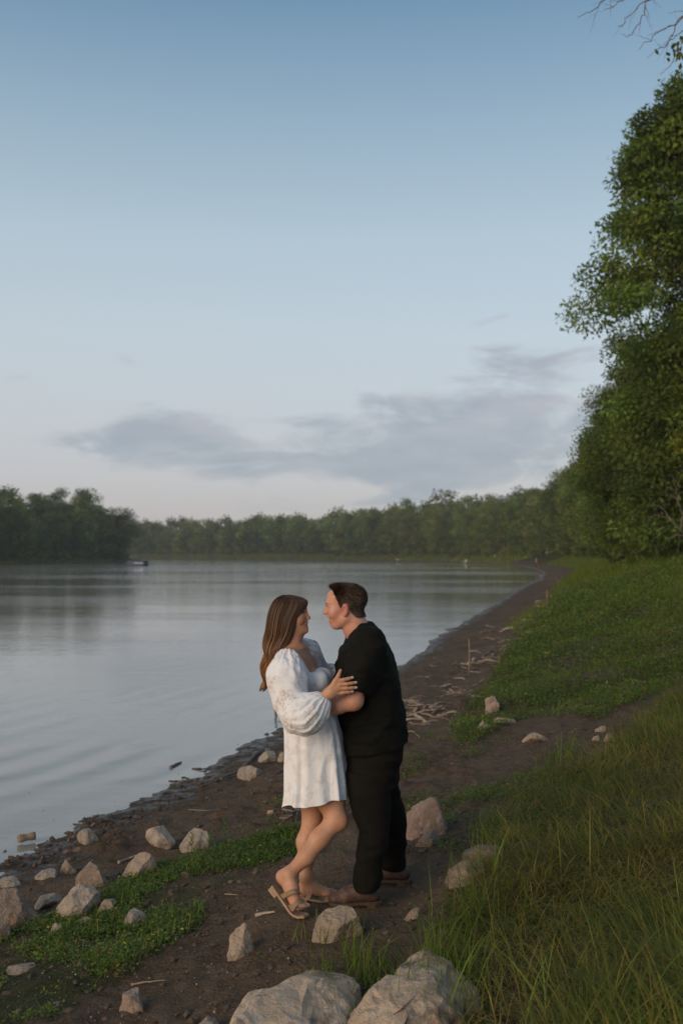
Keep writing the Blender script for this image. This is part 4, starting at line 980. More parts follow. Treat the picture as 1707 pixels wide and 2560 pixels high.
    hem = 0.028*np.sin(th-0.6)[None]*0+np.clip(c, -1, 1)*0.030+0.010*np.sin(5*th+1)[None]-0.012*s
    Z = zof(py, D)+T**1.5*hem+0*c
    V = np.stack([X+0*Z, Yd+0*Z, Z], -1).reshape(-1, 3); i = np.arange(nz-1)[:, None]*nth; j = np.arange(nth)[None]; k = (j+1) % nth
    Q = np.stack([i+nth+j, i+nth+k, i+k, i+j], -1).reshape(-1, 4)
    V = folds(V, Q, 0.0065, 14, 44, 1.2, (1, 1, 0.28))
    sk = to_obj('skirt', V, Q, LACE, dress)
    def sleeve(pts, rad, seed, amp, cuff, mat):
        pts = np.array(pts); lo = pts.min(0)-0.15; hi = pts.max(0)+0.15; b = Blob(lo, hi, 0.0042)
        b.chain(pts, rad, 0.05)
        V, Q = b.skin(); V = relax(V, Q, 2, .5); ca = pts[-1]; m = sstep(.02, .09, np.linalg.norm(V-ca, axis=1))*0.9+0.1
        d = pts[-1]-pts[-2]; d /= np.linalg.norm(d)
        V = folds(V, Q, amp*.62, 10, seed, 1.0, (1, 1, 0.5), m); V = folds(V, Q, amp*0.36, 21, seed+9, 0.8, (1, 1, 0.5), m)
        # gathers running out from the shoulder seam and the cuff
        seg = np.linalg.norm(np.diff(pts, axis=0), axis=1); Ls = np.r_[0, np.cumsum(seg)]; fine = np.array([[np.interp(u, Ls, pts[:, j]) for j in range(3)] for u in np.linspace(0, Ls[-1], 60)]); Tg = np.gradient(fine, axis=0); Tg /= np.linalg.norm(Tg, axis=1)[:, None]
        ii = np.argmin(((V[:, None, :]-fine[None])**2).sum(2), 1) if len(V) < 40000 else np.concatenate([np.argmin(((v_[:, None, :]-fine[None])**2).sum(2), 1) for v_ in np.array_split(V, 20)])
        dv = V-fine[ii]; ax1 = np.cross(Tg[ii], (0.2, 1.0, 0.1)); ax1 /= np.linalg.norm(ax1, axis=1)[:, None]; ax2 = np.cross(Tg[ii], ax1); an_ = np.arctan2((dv*ax2).sum(1), (dv*ax1).sum(1)); u = ii/59
        gz = np.exp(-(u/.16)**2)*.7+np.exp(-((1-u)/.28)**2); V = V+vnormals(V, Q)*(0.0042*gz*m*(np.sin(15*an_+1.5*vnoise(V*14, seed+3))+.5*np.sin(26*an_+seed)))[:, None]
        o = to_obj('sleeve', V, Q, mat, dress); return o
    g = 5.35
    s1 = sleeve([P(717, 1650, 5.43), P(717, 1672, 5.40), P(719, 1702, 5.37), P(727, 1750, 5.33), P(742, 1790, 5.275), P(768, 1789, 5.262), P(791, 1768, 5.26), P(799, 1757, 5.262)],
                [.052, .084, .097, .080, .074, .090, .066, .040], 51, 0.013, None, LACE_SHEER)
    s2 = sleeve([P(757, 1622, 5.75), P(767, 1630, 5.79), P(779, 1658, 5.83), P(806, 1694, 5.88), P(840, 1688, 5.93), P(858, 1680, 5.94)], [.048, .066, .070, .060, .056, .036], 61, 0.011, None, LACE_SHEER)
    o_ = np.array(root.location)
    for s_, c0, c1, rr in ((s1, P(795, 1763, 5.263), P(805, 1750, 5.266), .036), (s2, P(852, 1683, 5.94), P(860, 1679, 5.94), .034)):
        ax = c1-c0; ax /= np.linalg.norm(ax); mb = MB(); tt = np.linspace(0, 1, 8); mb.tube([c0+(c1-c0)*t for t in tt], [rr*(1+.09*math.sin(9*t)) for t in tt], 28)
        link('cuff', mb.mesh('cuff', LACE, True, o_), dress)
    # ---- hair
    rows = np.array([(1487, 708, 728, .024), (1492, 696, 751, .060), (1500, 687, 765, .079), (1509, 681, 767, .086), (1518, 677, 762, .089), (1530, 673, 756, .092), (1546, 669.5, 746, .093), (1570, 666, 739, .094), (1596, 661, 731, .092),
                     (1622, 658, 709, .090), (1655, 655, 692, .080), (1680, 654, 681, .064), (1702, 655, 673, .045), (1726, 652, 664, .022)], float)
    r = np.random.default_rng(8); m = 2100; ns = 21
    phi = r.uniform(0, 2*np.pi, m); t1 = np.clip(r.normal(0.92, 0.07, m), 0.76, 1.0); t0 = r.uniform(0, 0.03, m)
    lock = np.floor(phi/(2*np.pi)*70); lp = 0.9*np.sin(phi*2+.6)+0.5*np.sin(phi*5+1)+0.7*hashf(lock, lock*0, lock*0, 3); inner = np.where(r.random(m) < .05, r.uniform(1.02, 1.09, m), r.uniform(0.84, 1.02, m))
    phi = phi+0.5*((lock+.5)/70*2*np.pi-phi)*r.random(m)
    tt = t0[:, None]+(t1-t0)[:, None]*np.linspace(0, 1, ns)[None]; pyy = 1487+tt*(1726-1487)
    f = lambda k_: np.interp(pyy, rows[:, 0], rows[:, k_])
    pw = np.interp(pyy, [1488, 1520, 1600, 1700], [1.0, 0.72, 0.75, 1.0])
    ph = phi[:, None]+0.35*tt*np.sin(lp)[:, None]
    cc, ss = np.cos(ph), np.sin(ph); cc = np.sign(cc)*np.abs(cc)**pw; ss = np.sign(ss)*np.abs(ss)**pw
    wave = sstep(0.28, 0.7, tt); hwid = (f(2)-f(1))/2
    px = (f(1)+f(2))/2+hwid*cc*inner[:, None]+wave*(5.2*np.sin(tt*22+lp[:, None])+1.2*np.sin(tt*41+2*lp[:, None]))
    dd = 5.595-f(3)*ss*inner[:, None]-0.014*wave*np.cos(tt*21+lp[:, None]); pyy = pyy+wave*3*np.sin(lp[:, None]*3)
    HP_ = np.stack([xof(px, dd), dd, CAMH-(pyy-HOR)/F*5.6], -1)
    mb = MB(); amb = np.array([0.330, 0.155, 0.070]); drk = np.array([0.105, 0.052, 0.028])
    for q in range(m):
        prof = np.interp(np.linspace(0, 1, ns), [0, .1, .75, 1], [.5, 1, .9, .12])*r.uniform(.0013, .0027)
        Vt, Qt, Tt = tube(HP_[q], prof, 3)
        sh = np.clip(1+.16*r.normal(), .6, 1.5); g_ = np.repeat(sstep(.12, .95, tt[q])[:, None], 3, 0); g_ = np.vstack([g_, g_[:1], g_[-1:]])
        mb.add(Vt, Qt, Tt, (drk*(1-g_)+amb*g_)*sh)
    # the mass of hair beneath the outer locks
    tb = np.linspace(0, 0.97, 40); pb = 1487+tb*(1726-1487); pc = np.linspace(0, 2*np.pi, 40, endpoint=False)
    ff = lambda k_: np.interp(pb, rows[:, 0], rows[:, k_])[:, None]; pw = np.interp(pb, [1488, 1520, 1600, 1700], [1.0, .72, .75, 1.0])[:, None]
    cc = np.sign(np.cos(pc))*np.abs(np.cos(pc))**pw; ss = np.sign(np.sin(pc))*np.abs(np.sin(pc))**pw
    X = (ff(1)+ff(2))/2+(ff(2)-ff(1))/2*cc*0.88+0*cc; d_ = 5.595-ff(3)*ss*0.88
    Vb = np.stack([xof(X, d_), d_, (CAMH-(pb-HOR)/F*5.6)[:, None]+0*cc], -1).reshape(-1, 3); i = np.arange(39)[:, None]*40; j = np.arange(40)[None]; k = (j+1) % 40
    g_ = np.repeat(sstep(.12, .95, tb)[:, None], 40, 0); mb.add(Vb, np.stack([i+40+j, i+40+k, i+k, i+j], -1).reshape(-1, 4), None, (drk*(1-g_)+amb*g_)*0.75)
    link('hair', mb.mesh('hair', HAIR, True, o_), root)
    # ---- ring
    mb = MB(); q = kn[2]*0.72+tp[2]*0.28+np.array([0, -.001, 0.0]); ax = tp[2]-kn[2]; ax /= np.linalg.norm(ax); u = np.cross(ax, (0, 1, 0)); u /= np.linalg.norm(u); v = np.cross(ax, u)
    mb.tube([q+.0112*(u*math.cos(t)+v*math.sin(t)) for t in np.linspace(0, 2*np.pi, 20)], .0016, 6)
    link('ring', mb.mesh('ring', simple_mat('ring_gold', (0.8, 0.65, 0.4), 0.25, .05, metal=1.0), True, o_), root)
    # ---- sandals
    TAN = simple_mat('tan_leather', (0.36, 0.235, 0.15), 0.6, 0.12, 20, 0.15, 60)
    def sandal(path, wid, up, straps, heelpos, heeldir):
        so = MB(); path = np.array(path); up = np.array(up, float); T = np.gradient(path, axis=0); T /= np.linalg.norm(T, axis=1)[:, None]
        S = np.cross(T, up if up.ndim == 2 else np.broadcast_to(up, T.shape)); S /= np.linalg.norm(S, axis=1)[:, None]; U = np.cross(S, T); w = np.array(wid)[:, None]
        n = len(path); rows_ = [path-S*w+U*.005, path+S*w+U*.005, path+S*w-U*.007, path-S*w-U*.007]; Vv = np.stack(rows_, 1).reshape(-1, 3)
        i = np.arange(n-1)[:, None]*4; j = np.arange(4)[None]; k = (j+1) % 4; Qq = np.stack([i+j, i+k, i+4+k, i+4+j], -1).reshape(-1, 4)
        Qq = np.vstack([Qq, [[0, 3, 2, 1]], [[4*n-4, 4*n-3, 4*n-2, 4*n-1]]]); so.add(Vv, Qq)
        o = link('sandal', so.mesh('sandal', TAN, False, o_), root)
        hb = MB(); hx = [path[0]+T[0]*.030-U[0]*.006+a*S[0]*wid[0]*.95+bq*T[0]*.028 for a, bq in ((-1, -1), (1, -1), (1, 1), (-1, 1))]; lo_ = [q_-U[0]*.026 for q_ in hx]; hb.add(np.array(hx+lo_), [[0, 1, 2, 3], [7, 6, 5, 4], [0, 4, 5, 1], [1, 5, 6, 2], [2, 6, 7, 3], [3, 7, 4, 0]])
        link('heel', hb.mesh('heel', TAN, False, o_), o)
        for (a, m_, c_, wv) in straps:
            st = MB(); t = np.linspace(0, 1, 12)[:, None]; cv = (1-t)**2*a+2*t*(1-t)*m_+t*t*c_; sw = np.asarray(wv, float)
            nn = np.cross(np.gradient(cv, axis=0), sw); nn /= np.linalg.norm(nn, axis=1)[:, None]
            A = [cv-sw, cv+sw, cv+sw+nn*.003, cv-sw+nn*.003]; Vv = np.stack(A, 1).reshape(-1, 3); i = np.arange(11)[:, None]*4; st.add(Vv, np.stack([i+j, i+k, i+4+k, i+4+j], -1).reshape(-1, 4))
            link('strap', st.mesh('strap', TAN, False, o_), o)
    # far, flat on the ground
    zs = FEET[1][0][2]
    pth = [np.array([xof(px, 5.55), 5.55+dy, zs+h_]) for px, dy, h_ in ((741, 0, .026), (760, 0, .026), (785, 0, .016), (810, 0, .008), (830, .006, .007), (846, .012, .009))]
    a = lambda px, dy, h_: np.array([xof(px, 5.55), 5.55+dy, zs+h_])
    sandal(pth, [.024, .030, .032, .038, .038, .022], (0, 0, 1), [(a(768, -.040, .022), a(800, -.01, .175), a(792, .044, .02), (.015, 0, .004)), (a(817, -.044, .012), a(826, 0, .105), a(826, .050, .012), (.014, 0, 0))], a(752, 0, .022), None)
    # near, heel raised
    zs = FEET[0][0][2]
    hp = P(683, 2213, 5.365); bp = np.array([xof(736, 5.30), 5.30, zs+.010])
    pth = [hp+(bp-hp)*t for t in (0, .25, .5, .75, 0.93)]+[bp+np.array([.016, -.010, -.002]), bp+np.array([.042, -.030, 0]), bp+np.array([.066, -.048, .003])]
    ups = [np.array([.75, -.25, .62])]*5+[np.array([.2, 0, .95])]+[np.array([0, 0, 1.])]*2
    sd = np.array([.35, -.93, 0]); 
    sandal(pth, [.022, .028, .030, .034, .038, .040, .038, .022], ups, [(P(704, 2243, 5.30), P(738, 2220, 5.20), P(752, 2232, 5.33), (.008, 0, -.010)), (P(727, 2276, 5.235), P(744, 2248, 5.19), P(760, 2250, 5.28), (.008, 0, -.009)), (P(722, 2268, 5.28), P(748, 2262, 5.19), P(770, 2264, 5.24), (.006, 0, -.008))], P(689, 2208, 5.37), None)
    return root
build_man(); build_woman()

# ------------------------------------------------------------------ stones
def stone_mat(name, ca, cb, cc):
    m, nt, b = new_mat(name); n = NB(nt); v = n.coord('Object')
    c = n.mix(n.ramp(n.noise(v, 5, 6, 0.65), 0.35, 0.65), ca, cb)
    c = n.mix(n.ramp(n.noise(v, 17, 5, 0.7), 0.52, 0.66, 0, 0.75), c, cc)
    c = n.mix(n.ramp(n.noise(v, 60, 4, 0.7), 0.55, 0.72, 0, 0.6), c, tuple(x*0.45 for x in ca))
    c = n.mix(n.ramp(n.noise(v, 3.2, 5, 0.7), 0.48, 0.66, 0, 0.75), c, (0.13, 0.092, 0.063))
    hs = nt.nodes.new('ShaderNodeHueSaturation'); n.put(hs.inputs['Color'], c); n.put(hs.inputs['Value'], n.math('ADD', n.math('MULTIPLY', n.rand(), 0.3), 0.85))
    n.put(b.inputs['Base Color'], hs.outputs[0]); b.inputs['Roughness'].default_value = 0.9; b.inputs['Specular IOR Level'].default_value = 0.15
    h = n.math('ADD', n.noise(v, 14, 6, 0.7), n.math('MULTIPLY', n.noise(v, 70, 4, 0.6), 0.35))
    n.put(b.inputs['Normal'], n.bump(h, 0.9, 0.03))
    return m
STONE = {'slab': stone_mat('weathered_limestone', (0.50, 0.365, 0.255), (0.69, 0.53, 0.39), (0.52, 0.37, 0.235)),
         'tan': stone_mat('tan_limestone', (0.36, 0.27, 0.20), (0.47, 0.36, 0.27), (0.42, 0.30, 0.19)),
         'grey': stone_mat('grey_limestone', (0.31, 0.25, 0.20), (0.46, 0.375, 0.305), (0.36, 0.30, 0.25)),
         'pink': stone_mat('pink_granite', (0.34, 0.235, 0.19), (0.46, 0.34, 0.28), (0.36, 0.20, 0.12)),
         'brown': stone_mat('brown_limestone', (0.26, 0.19, 0.145), (0.37, 0.275, 0.21), (0.30, 0.20, 0.13))}
def ico(sub):
    import bmesh
    bm = bmesh.new(); bmesh.ops.create_icosphere(bm, subdivisions=sub, radius=1.0)
    V = np.array([v.co[:] for v in bm.verts]); T = np.array([[q.index for q in f.verts] for f in bm.faces]); bm.free(); return V, T
ICO = {k: ico(k) for k in (3, 4, 5)}
def stone(px0, px1, pyt, pyb, kind, label, seed, depth=0.8, peak=0.0, sub=4, yaw=0.0, flat=0.0, group='stones on the bank', sink=0.42, ridge=0.7, slope=0.0, boxy=0.72):
    """a broken stone covering photo pixels px0..px1 by pyt..pyb, standing on the ground; cut by random planes so that it has facets"""
    r = np.random.default_rng(seed); base = G((px0+px1)/2, pyb-(pyb-pyt)*0.12); d = base[1]
    w = (px1-px0)/F*d/2; h = (pyb-pyt)/F*d*0.97; h = max(h-depth*w*0.35*0.4, h*0.72); dp = w*depth
    V, T = ICO[sub]; V = np.sign(V)*np.abs(V)**boxy; V /= np.abs(V).max()
    for k in range(15):
        n = r.normal(size=3); n[2] = abs(n[2])*0.8 if k % 3 else n[2]; n /= np.linalg.norm(n); off = r.uniform(0.55, 0.95)
        t = V @ n-off; V = V-np.outer(np.maximum(t, 0), n)*0.97
    V = V/np.abs(V).max(0)
    z = (V[:, 2]+1)/2
    V[:, 0] += peak*z**1.5*0.8; V[:, 0] *= (1-ridge*0.32*np.clip(z, 0, 1)**1.3)
    V = V*np.array([w, dp, h*(0.5+sink/2)])
    c, s = math.cos(yaw), math.sin(yaw); V = V @ np.array([[c, s, 0], [-s, c, 0], [0, 0, 1]])
    V[:, 0] *= w/np.abs(V[:, 0]).max()
    sz = max(w, h)
    V += V/np.linalg.norm(V, axis=1)[:, None]*(0.12*sz*fbm(V/sz*2.3+seed, 5, seed, .6))[:, None]+0.03*sz*np.c_[fbm(V/sz*7, 3, seed+1), fbm(V/sz*7, 3, seed+2), fbm(V/sz*7, 3, seed+3)]
    V[:, 2] += h*(0.5-sink/2)
    V[:, 2] *= 1-slope*np.clip(0.55-V[:, 0]/(2*w), 0, 1)
    o = link('stone', mesh_np('stone', V, T, False, None, [STONE[kind]])); 
    o.location = (base[0], base[1]+dp*0.25, base[2]-0.01)
    return tag(o, label, 'stone', group)
def slab(pts, lift, label, seed):
    """a broad flat boulder: its top edge follows the given outline, its sides go down into the soil"""
    pl = np.array([G(*p, lift*.85)[:2] for p in pts]); c = pl.mean(0); gz = float(ground_z([c[0]], [c[1]], False)[0])
    V, T = ICO[5]; th = np.arctan2(V[:, 1], V[:, 0]); a_ = np.arctan2(pl[:, 1]-c[1], pl[:, 0]-c[0]); rr = np.hypot(*(pl-c).T); o_ = np.argsort(a_)
    rho = np.interp(th, a_[o_], rr[o_], period=2*np.pi); vz = V[:, 2]; f = (1-np.abs(vz)**3.2)**(1/3.2); top = np.sign(vz)*np.abs(vz)**.45
    h2 = lift*.5+.10; W = np.c_[np.cos(th)*rho*f, np.sin(th)*rho*f, top*h2]
    r = np.random.default_rng(seed)
    for k in range(9):
        n = r.normal(size=3)*[1, 1, .9]; n[2] = abs(n[2])+.25; n /= np.linalg.norm(n); e_ = (W*n).sum(1); off = np.quantile(e_, r.uniform(.90, .985)); W = W-np.outer(np.maximum(e_-off, 0), n)*.85
    W += .050*np.c_[fbm(W*5+seed, 4, seed), fbm(W*5, 4, seed+1), fbm(W*5, 4, seed+2)]+.014*np.c_[fbm(W*19, 3, seed+3), fbm(W*19, 3, seed+4), 1.6*fbm(W*19, 3, seed+5)]
    o = link('boulder', mesh_np('boulder', W, T, False, None, [STONE['slab']])); o.location = (c[0], c[1], gz+lift-h2); return tag(o, label, 'boulder', 'stones on the bank')
def build_stones():
    A = stone
    A(-40, 100, 2192, 2310, 'brown', 'large reddish brown stone at the left edge of the picture', 1, 0.8, -0.05, 5)
    A(-30, 42, 2255, 2345, 'brown', 'brown stone cut off by the left edge in front of the large reddish one', 2, 0.8, -.2)
    A(-10, 55, 2178, 2215, 'grey', 'grey stone half hidden behind the large reddish stone at left edge', 3)
    A(80, 150, 2222, 2262, 'grey', 'flat blue grey stone between the reddish stone and the pale blocks', 4, 1.0, 0, 4, 0, 0, 'stones on the bank', .2, .3)
    A(178, 276, 2150, 2222, 'brown', 'brown ridge shaped stone leaning against the larger grey block', 5, 0.7, -.1)
    A(138, 250, 2203, 2298, 'grey', 'large grey tan block in the weeds at left', 6, 0.9, .2, 5, 0, 0, 'stones on the bank', .2, .6)
    A(228, 293, 2236, 2285, 'tan', 'small pale stone in the weeds right of the large grey block', 7, .8, .3)
    A(303, 372, 2258, 2312, 'grey', 'low flat slab lying in the creeping weeds', 8, 1.1, 0, 4, 0, 0, 'stones on the bank', .4, .2)
    A(302, 390, 2132, 2200, 'tan', 'bright tan triangular stone at the edge of the weeds', 9, .8, 0.05, 5)
    A(360, 438, 2080, 2135, 'grey', 'square grey stone on the mud, left of the rounder one', 10, .8, 0, 4, 0, 0, 'stones on the bank', .2, .25)
    A(445, 532, 2063, 2135, 'grey', 'rounded grey stone with weeds growing before it', 11, .8, .12, 5, .2, 0, 'stones on the bank', .2, .5)
    A(193, 248, 2070, 2110, 'grey', 'small stone alone on the wet mud near the water', 12, .8, 0)
    A(148, 190, 2138, 2180, 'brown', 'small dark stone behind the brown ridge shaped one', 13)
    A(88, 147, 2163, 2192, 'grey', 'low rough grey stone at the wet edge on the left', 14, .9, 0, 4, 0, 0, 'stones on the bank', .3, .4)
    A(120, 163, 2298, 2332, 'grey', 'small grey stone in the weeds below the large grey block', 15, .8, .2)
    A(193, 243, 2278, 2308, 'brown', 'small brown stone half sunk in weeds under the grey block', 16)
    A(296, 368, 2468, 2530, 'brown', 'dull brown stone sunk in mud at bottom left', 17, .9, -.1, 4, 0, 0, 'stones on the bank', .3, .6)
    A(15, 100, 2390, 2420, 'grey', 'long low stone buried in the weeds at left', 18, .7, 0, 4, 0, 0, 'stones on the bank', .5, .3)
    A(556, 642, 2308, 2402, 'tan', 'rounded tan stone on the mud below the raised sandal', 421, .85, .05, 5, .2, 0, 'stones on the bank', .35, .45, 0, .6)
    A(778, 910, 2278, 2362, 'tan', 'pointed tan stone on the mud in front of the boots', 221, .8, .05, 5, .3, 0, 'stones on the bank', .35, .75, 0, .65)
    slab([(552, 2530), (600, 2500), (640, 2478), (690, 2462), (730, 2448), (790, 2412), (850, 2404), (888, 2410), (872, 2455), (866, 2500), (880, 2560), (860, 2640), (560, 2660), (545, 2590)], .165, 'big pitted pale grey boulder lying flat at the bottom of the picture', 122)
    slab([(862, 2610), (885, 2545), (920, 2478), (985, 2448), (1050, 2392), (1100, 2362), (1165, 2352), (1200, 2385), (1165, 2450), (1090, 2520), (1010, 2570), (960, 2640)], .155, 'big pale boulder running into the tall grass at the bottom', 123)
    A(1100, 1215, 2160, 2230, 'brown', 'flat brown stone at the edge of the tall grass', 24, 1.0, .4, 4, 0, 0, 'stones on the bank', .4, .6)
    A(1160, 1275, 2125, 2175, 'brown', 'low stone mostly covered by the tall grass', 25, 1.0, .1, 4, 0, 0, 'stones on the bank', .4, .4)
    A(490, 560, 2532, 2570, 'grey', 'rough grey stone cut off by the bottom edge', 26, 1.0, 0)
    A(1008, 1135, 2015, 2112, 'pink', 'pink tan stone right behind the man\'s legs', 27, .8, -.02, 5, .1, 0, 'stones on the bank', .4, .7)
    A(1203, 1249, 1731, 1783, 'pink', 'upright pinkish stone at the edge of the green weeds', 28, .8, .1)
    A(1228, 1290, 1793, 1818, 'tan', 'long pale stone in the creeping weeds', 29, .8, .1, 4, 0, 0, 'stones on the bank', .3, .4)
    A(1192, 1228, 1806, 1830, 'tan', 'small pale stone left of the long pale one', 30)
    A(1302, 1370, 1828, 1856, 'tan', 'pale flat stone alone on the bare dark earth', 31, .8, 0, 4, 0, 0, 'stones on the bank', .3, .4)
    A(1488, 1520, 1812, 1836, 'tan', 'small pale stone at the edge of the grass, uppermost of three', 32)
    A(1508, 1536, 1836, 1858, 'tan', 'small pale stone at the edge of the grass, rightmost of three', 33)
    A(1480, 1502, 1838, 1856, 'tan', 'small pale stone at the edge of the grass, lower left of three', 34)
    A(645, 690, 1864, 1905, 'grey', 'stone at the end of the curved driftwood branch behind the dress', 35, .8, 0, 4, 0, 0, 'stones on the bank', .2, .5)
    A(690, 722, 1870, 1898, 'tan', 'small stone just left of the skirt', 36)
    A(593, 660, 1915, 1950, 'grey', 'long flat stone on the mud left of the skirt', 37, .6, .15, 4, 0, 0, 'stones on the bank', .3, .3)
    A(666, 692, 2022, 2038, 'pink', 'little pinkish stone on the mud left of her knees', 38)
    A(1008, 1056, 2272, 2306, 'brown', 'dark clod of earth right of the boots', 39, .8, .2, 4, 0, 0, 'stones on the bank', .3, .5)  # a lump of mud, built with the stone shape and material
    A(1040, 1110, 2090, 2135, 'brown', 'dark low stone under the pink tan one', 40, .9, 0, 4, 0, 0, 'stones on the bank', .5, .3)
    r = np.random.default_rng(77); mb = MB()
    for k in range(900):                                                    # pebbles and crumbs of shell
        px, py = r.uniform(0, 1250), r.uniform(1950, 2555)
        if k > 780: px, py = r.uniform(1000, 1300), r.uniform(1640, 1900)
        q = G(px, py); s_ = 0.002+0.005*r.random()**2; V, T = ICO_S; c = r.uniform(.55, 1.25)
        mb.add(V*s_*r.uniform(.6, 1.2, 3)+q+[0, 0, s_*.2], None, T, np.array([.30, .26, .22])*c if r.random() > .04 else (.65, .62, .58))
    m, nt, b = new_mat('pebble'); n = NB(nt); n.put(b.inputs['Base Color'], n.attr('Col')); b.inputs['Roughness'].default_value = .85
    tag(mb.build('pebbles', m), 'tiny pebbles and shell crumbs scattered on the mud', None, None, 'stuff')
ICO_S = ico(1)

# ------------------------------------------------------------------ driftwood
WOOD = simple_mat('driftwood', (0.17, 0.13, 0.105), 0.9, 0.4, 9, 0.5, 40)
WOOD2 = simple_mat('bleached_driftwood', (0.33, 0.265, 0.21), 0.9, 0.3, 9, 0.5, 40)
WOOD3 = simple_mat('tan_driftwood', (0.30, 0.205, 0.135), 0.9, 0.3, 9, 0.4, 40)
def stick_px(pts, rad, label, mat=WOOD, fork=0, seed=0, lift=0.012, name='driftwood_stick', group='driftwood along the shore'):
    r = np.random.default_rng(seed); q = np.array([G(*p) for p in pts]); q[:, 2] += lift; c0 = q[0].copy()
    t = np.linspace(0, 1, len(q)); tt = np.linspace(0, 1, 10); c = np.c_[[np.interp(tt, t, q[:, j]) for j in range(3)]].T
    L = np.linalg.norm(q[-1]-q[0]); c += r.normal(size=c.shape)*0.010*L*np.array([1, 1, .4]); mb = MB(); mb.tube(c-c0, rad*(1.1-0.7*tt)*(1+.12*r.normal(size=10)), 7)
    for k in range(fork):
        i = r.integers(3, 8); dr = (c[i+1]-c[i])/np.linalg.norm(c[i+1]-c[i])+r.normal(size=3)*[.6, .6, .25]; dr /= np.linalg.norm(dr); l = L*r.uniform(.2, .4)
        s_ = np.linspace(0, 1, 4)[:, None]; mb.tube(c[i]-c0+dr*l*s_+r.normal(size=(4, 3))*.01*l, rad*.5*(1-.7*s_[:, 0]), 5)
    o = mb.build(name, mat, None, True); o.location = c0; return tag(o, label, 'driftwood', group)
def build_wood():
    S = stick_px
    S([(656, 1882), (628, 1902), (600, 1930), (575, 1943), (556, 1957)], .022, 'curved grey driftwood branch reaching down to the mud left of the dress', WOOD, 1, 1, .03)
    S([(714, 1926), (690, 1938), (664, 1947)], .007, 'thin dark stick on the mud left of the skirt', WOOD, 0, 2)
    S([(470, 2024), (520, 2022), (572, 2014)], .006, 'long thin twig on the wet mud', WOOD, 0, 3)
    for k, p in enumerate([[(700, 2068), (728, 2052), (762, 2034)], [(714, 2046), (740, 2036), (768, 2024)], [(738, 2022), (744, 2050), (742, 2082)], [(722, 2030), (748, 2046), (764, 2052)], [(706, 2060), (735, 2064), (760, 2046)], [(700, 2089), (715, 2088), (732, 2094)]]):
        S(p, .009, ('brown branch in the twig pile behind her knees', 'thin branch on top of the twig pile behind her knees', 'upright grey twig in the pile behind her knees', 'short crossing branch in the pile behind her knees', 'lower branch in the twig pile behind her knees', 'small loose stick below the twig pile')[k], WOOD, 1, 10+k, .02+.02*k, group='twigs behind her knees')
    S([(296, 2160), (320, 2148), (340, 2142)], .012, 'short grey stick beside the tan triangular stone', WOOD2, 0, 21)
    S([(330, 2458), (370, 2455), (415, 2449)], .005, 'straw coloured stem on the mud at bottom left', WOOD3, 0, 22)
    S([(562, 2247), (580, 2249), (598, 2247)], .004, 'short straw on the mud below the weeds', WOOD3, 0, 23)
    S([(640, 2318), (665, 2316), (688, 2318)], .010, 'short grey stick beside the rounded tan stone', WOOD2, 0, 24)
    S([(427, 1921), (440, 1914), (452, 1908)], .020, 'dark stick lying in the shallows left of the curved branch', WOOD, 0, 29)
    S([(496, 2062), (508, 2052)], .009, 'stub of dark wood above the rounded grey stone', WOOD, 0, 25)
    S([(1016, 1828), (1035, 1836), (1052, 1846)], .008, 'thin stick lying right of his back pocket', WOOD3, 0, 26)
    q = G(62, 2108); mb = MB(); a = q+[-.045, -.03, .045]; b_ = q+[.075, .05, .05]; t = np.linspace(0, 1, 8)[:, None]; mb.tube(a*(1-t)+b_*t-q, .033+.004*np.sin(t[:, 0]*9), 12); o = mb.build('log_piece', WOOD3, None, True); o.location = q
    tag(o, 'short sawn piece of log lying in the shallow water at left', 'log', 'driftwood along the shore')
    # two sticks standing upright in the mud
    for (px, py, h, lab) in ((1171, 1688, 90, 'thin stick standing upright in the mud'), (1366, 1516, 42, 'distant stick standing upright near the grass edge')):
        q = G(px, py); hh = h/F*q[1]; mb = MB(); t = np.linspace(0, 1, 7)[:, None]; mb.tube(np.c_[.012*np.sin(t*4)*hh+.02*t*hh, 0*t, t*hh*1.04-.04*hh], .0035*q[1]/12+.004, 6); o = mb.build('upright_stick', WOOD3, None, True); o.location = q; tag(o, lab, 'driftwood', 'driftwood along the shore')
    # the snag in the water behind her back
    q = G(692, 1790); mb = MB(); hh = .27; mb.tube([(0, 0, -.1), (-.02, 0, .08), (-.01, 0, .16), (.05, 0, hh)], [.02, .018, .014, .006], 6); mb.tube([(-.015, 0, .1), (.04, .02, .12), (.10, .02, .10)], [.012, .009, .004], 5); o = mb.build('snag', WOOD, None, True); o.location = q; tag(o, 'dark snag poking out of the water behind her back', 'snag', 'driftwood along the shore')
    # wrack line: sticks shared between copies
    r = np.random.default_rng(19); protos = []
    for k in range(7):
        mb = MB(); L = 1.0; t = np.linspace(0, 1, 9); c = np.c_[(t-.5)*L, .07*np.sin(t*r.uniform(2, 6)+k), .03*np.sin(t*5+k)]+r.normal(size=(9, 3))*.010; mb.tube(c, (.030+.02*r.random())*(1.1-.75*t), 6)
        if k % 2 == 0: s_ = np.linspace(0, 1, 4)[:, None]; mb.tube(c[4]+s_*np.array([.25, .22*(-1)**k, .10]), .016*(1-.7*s_[:, 0]), 5)
        mb.V = [q*np.array([1, 1.35, 1.35]) for q in mb.V]; protos.append(mb.mesh('driftwood_stick', (WOOD, WOOD2, WOOD, WOOD3, WOOD2, WOOD, WOOD2)[k], True))
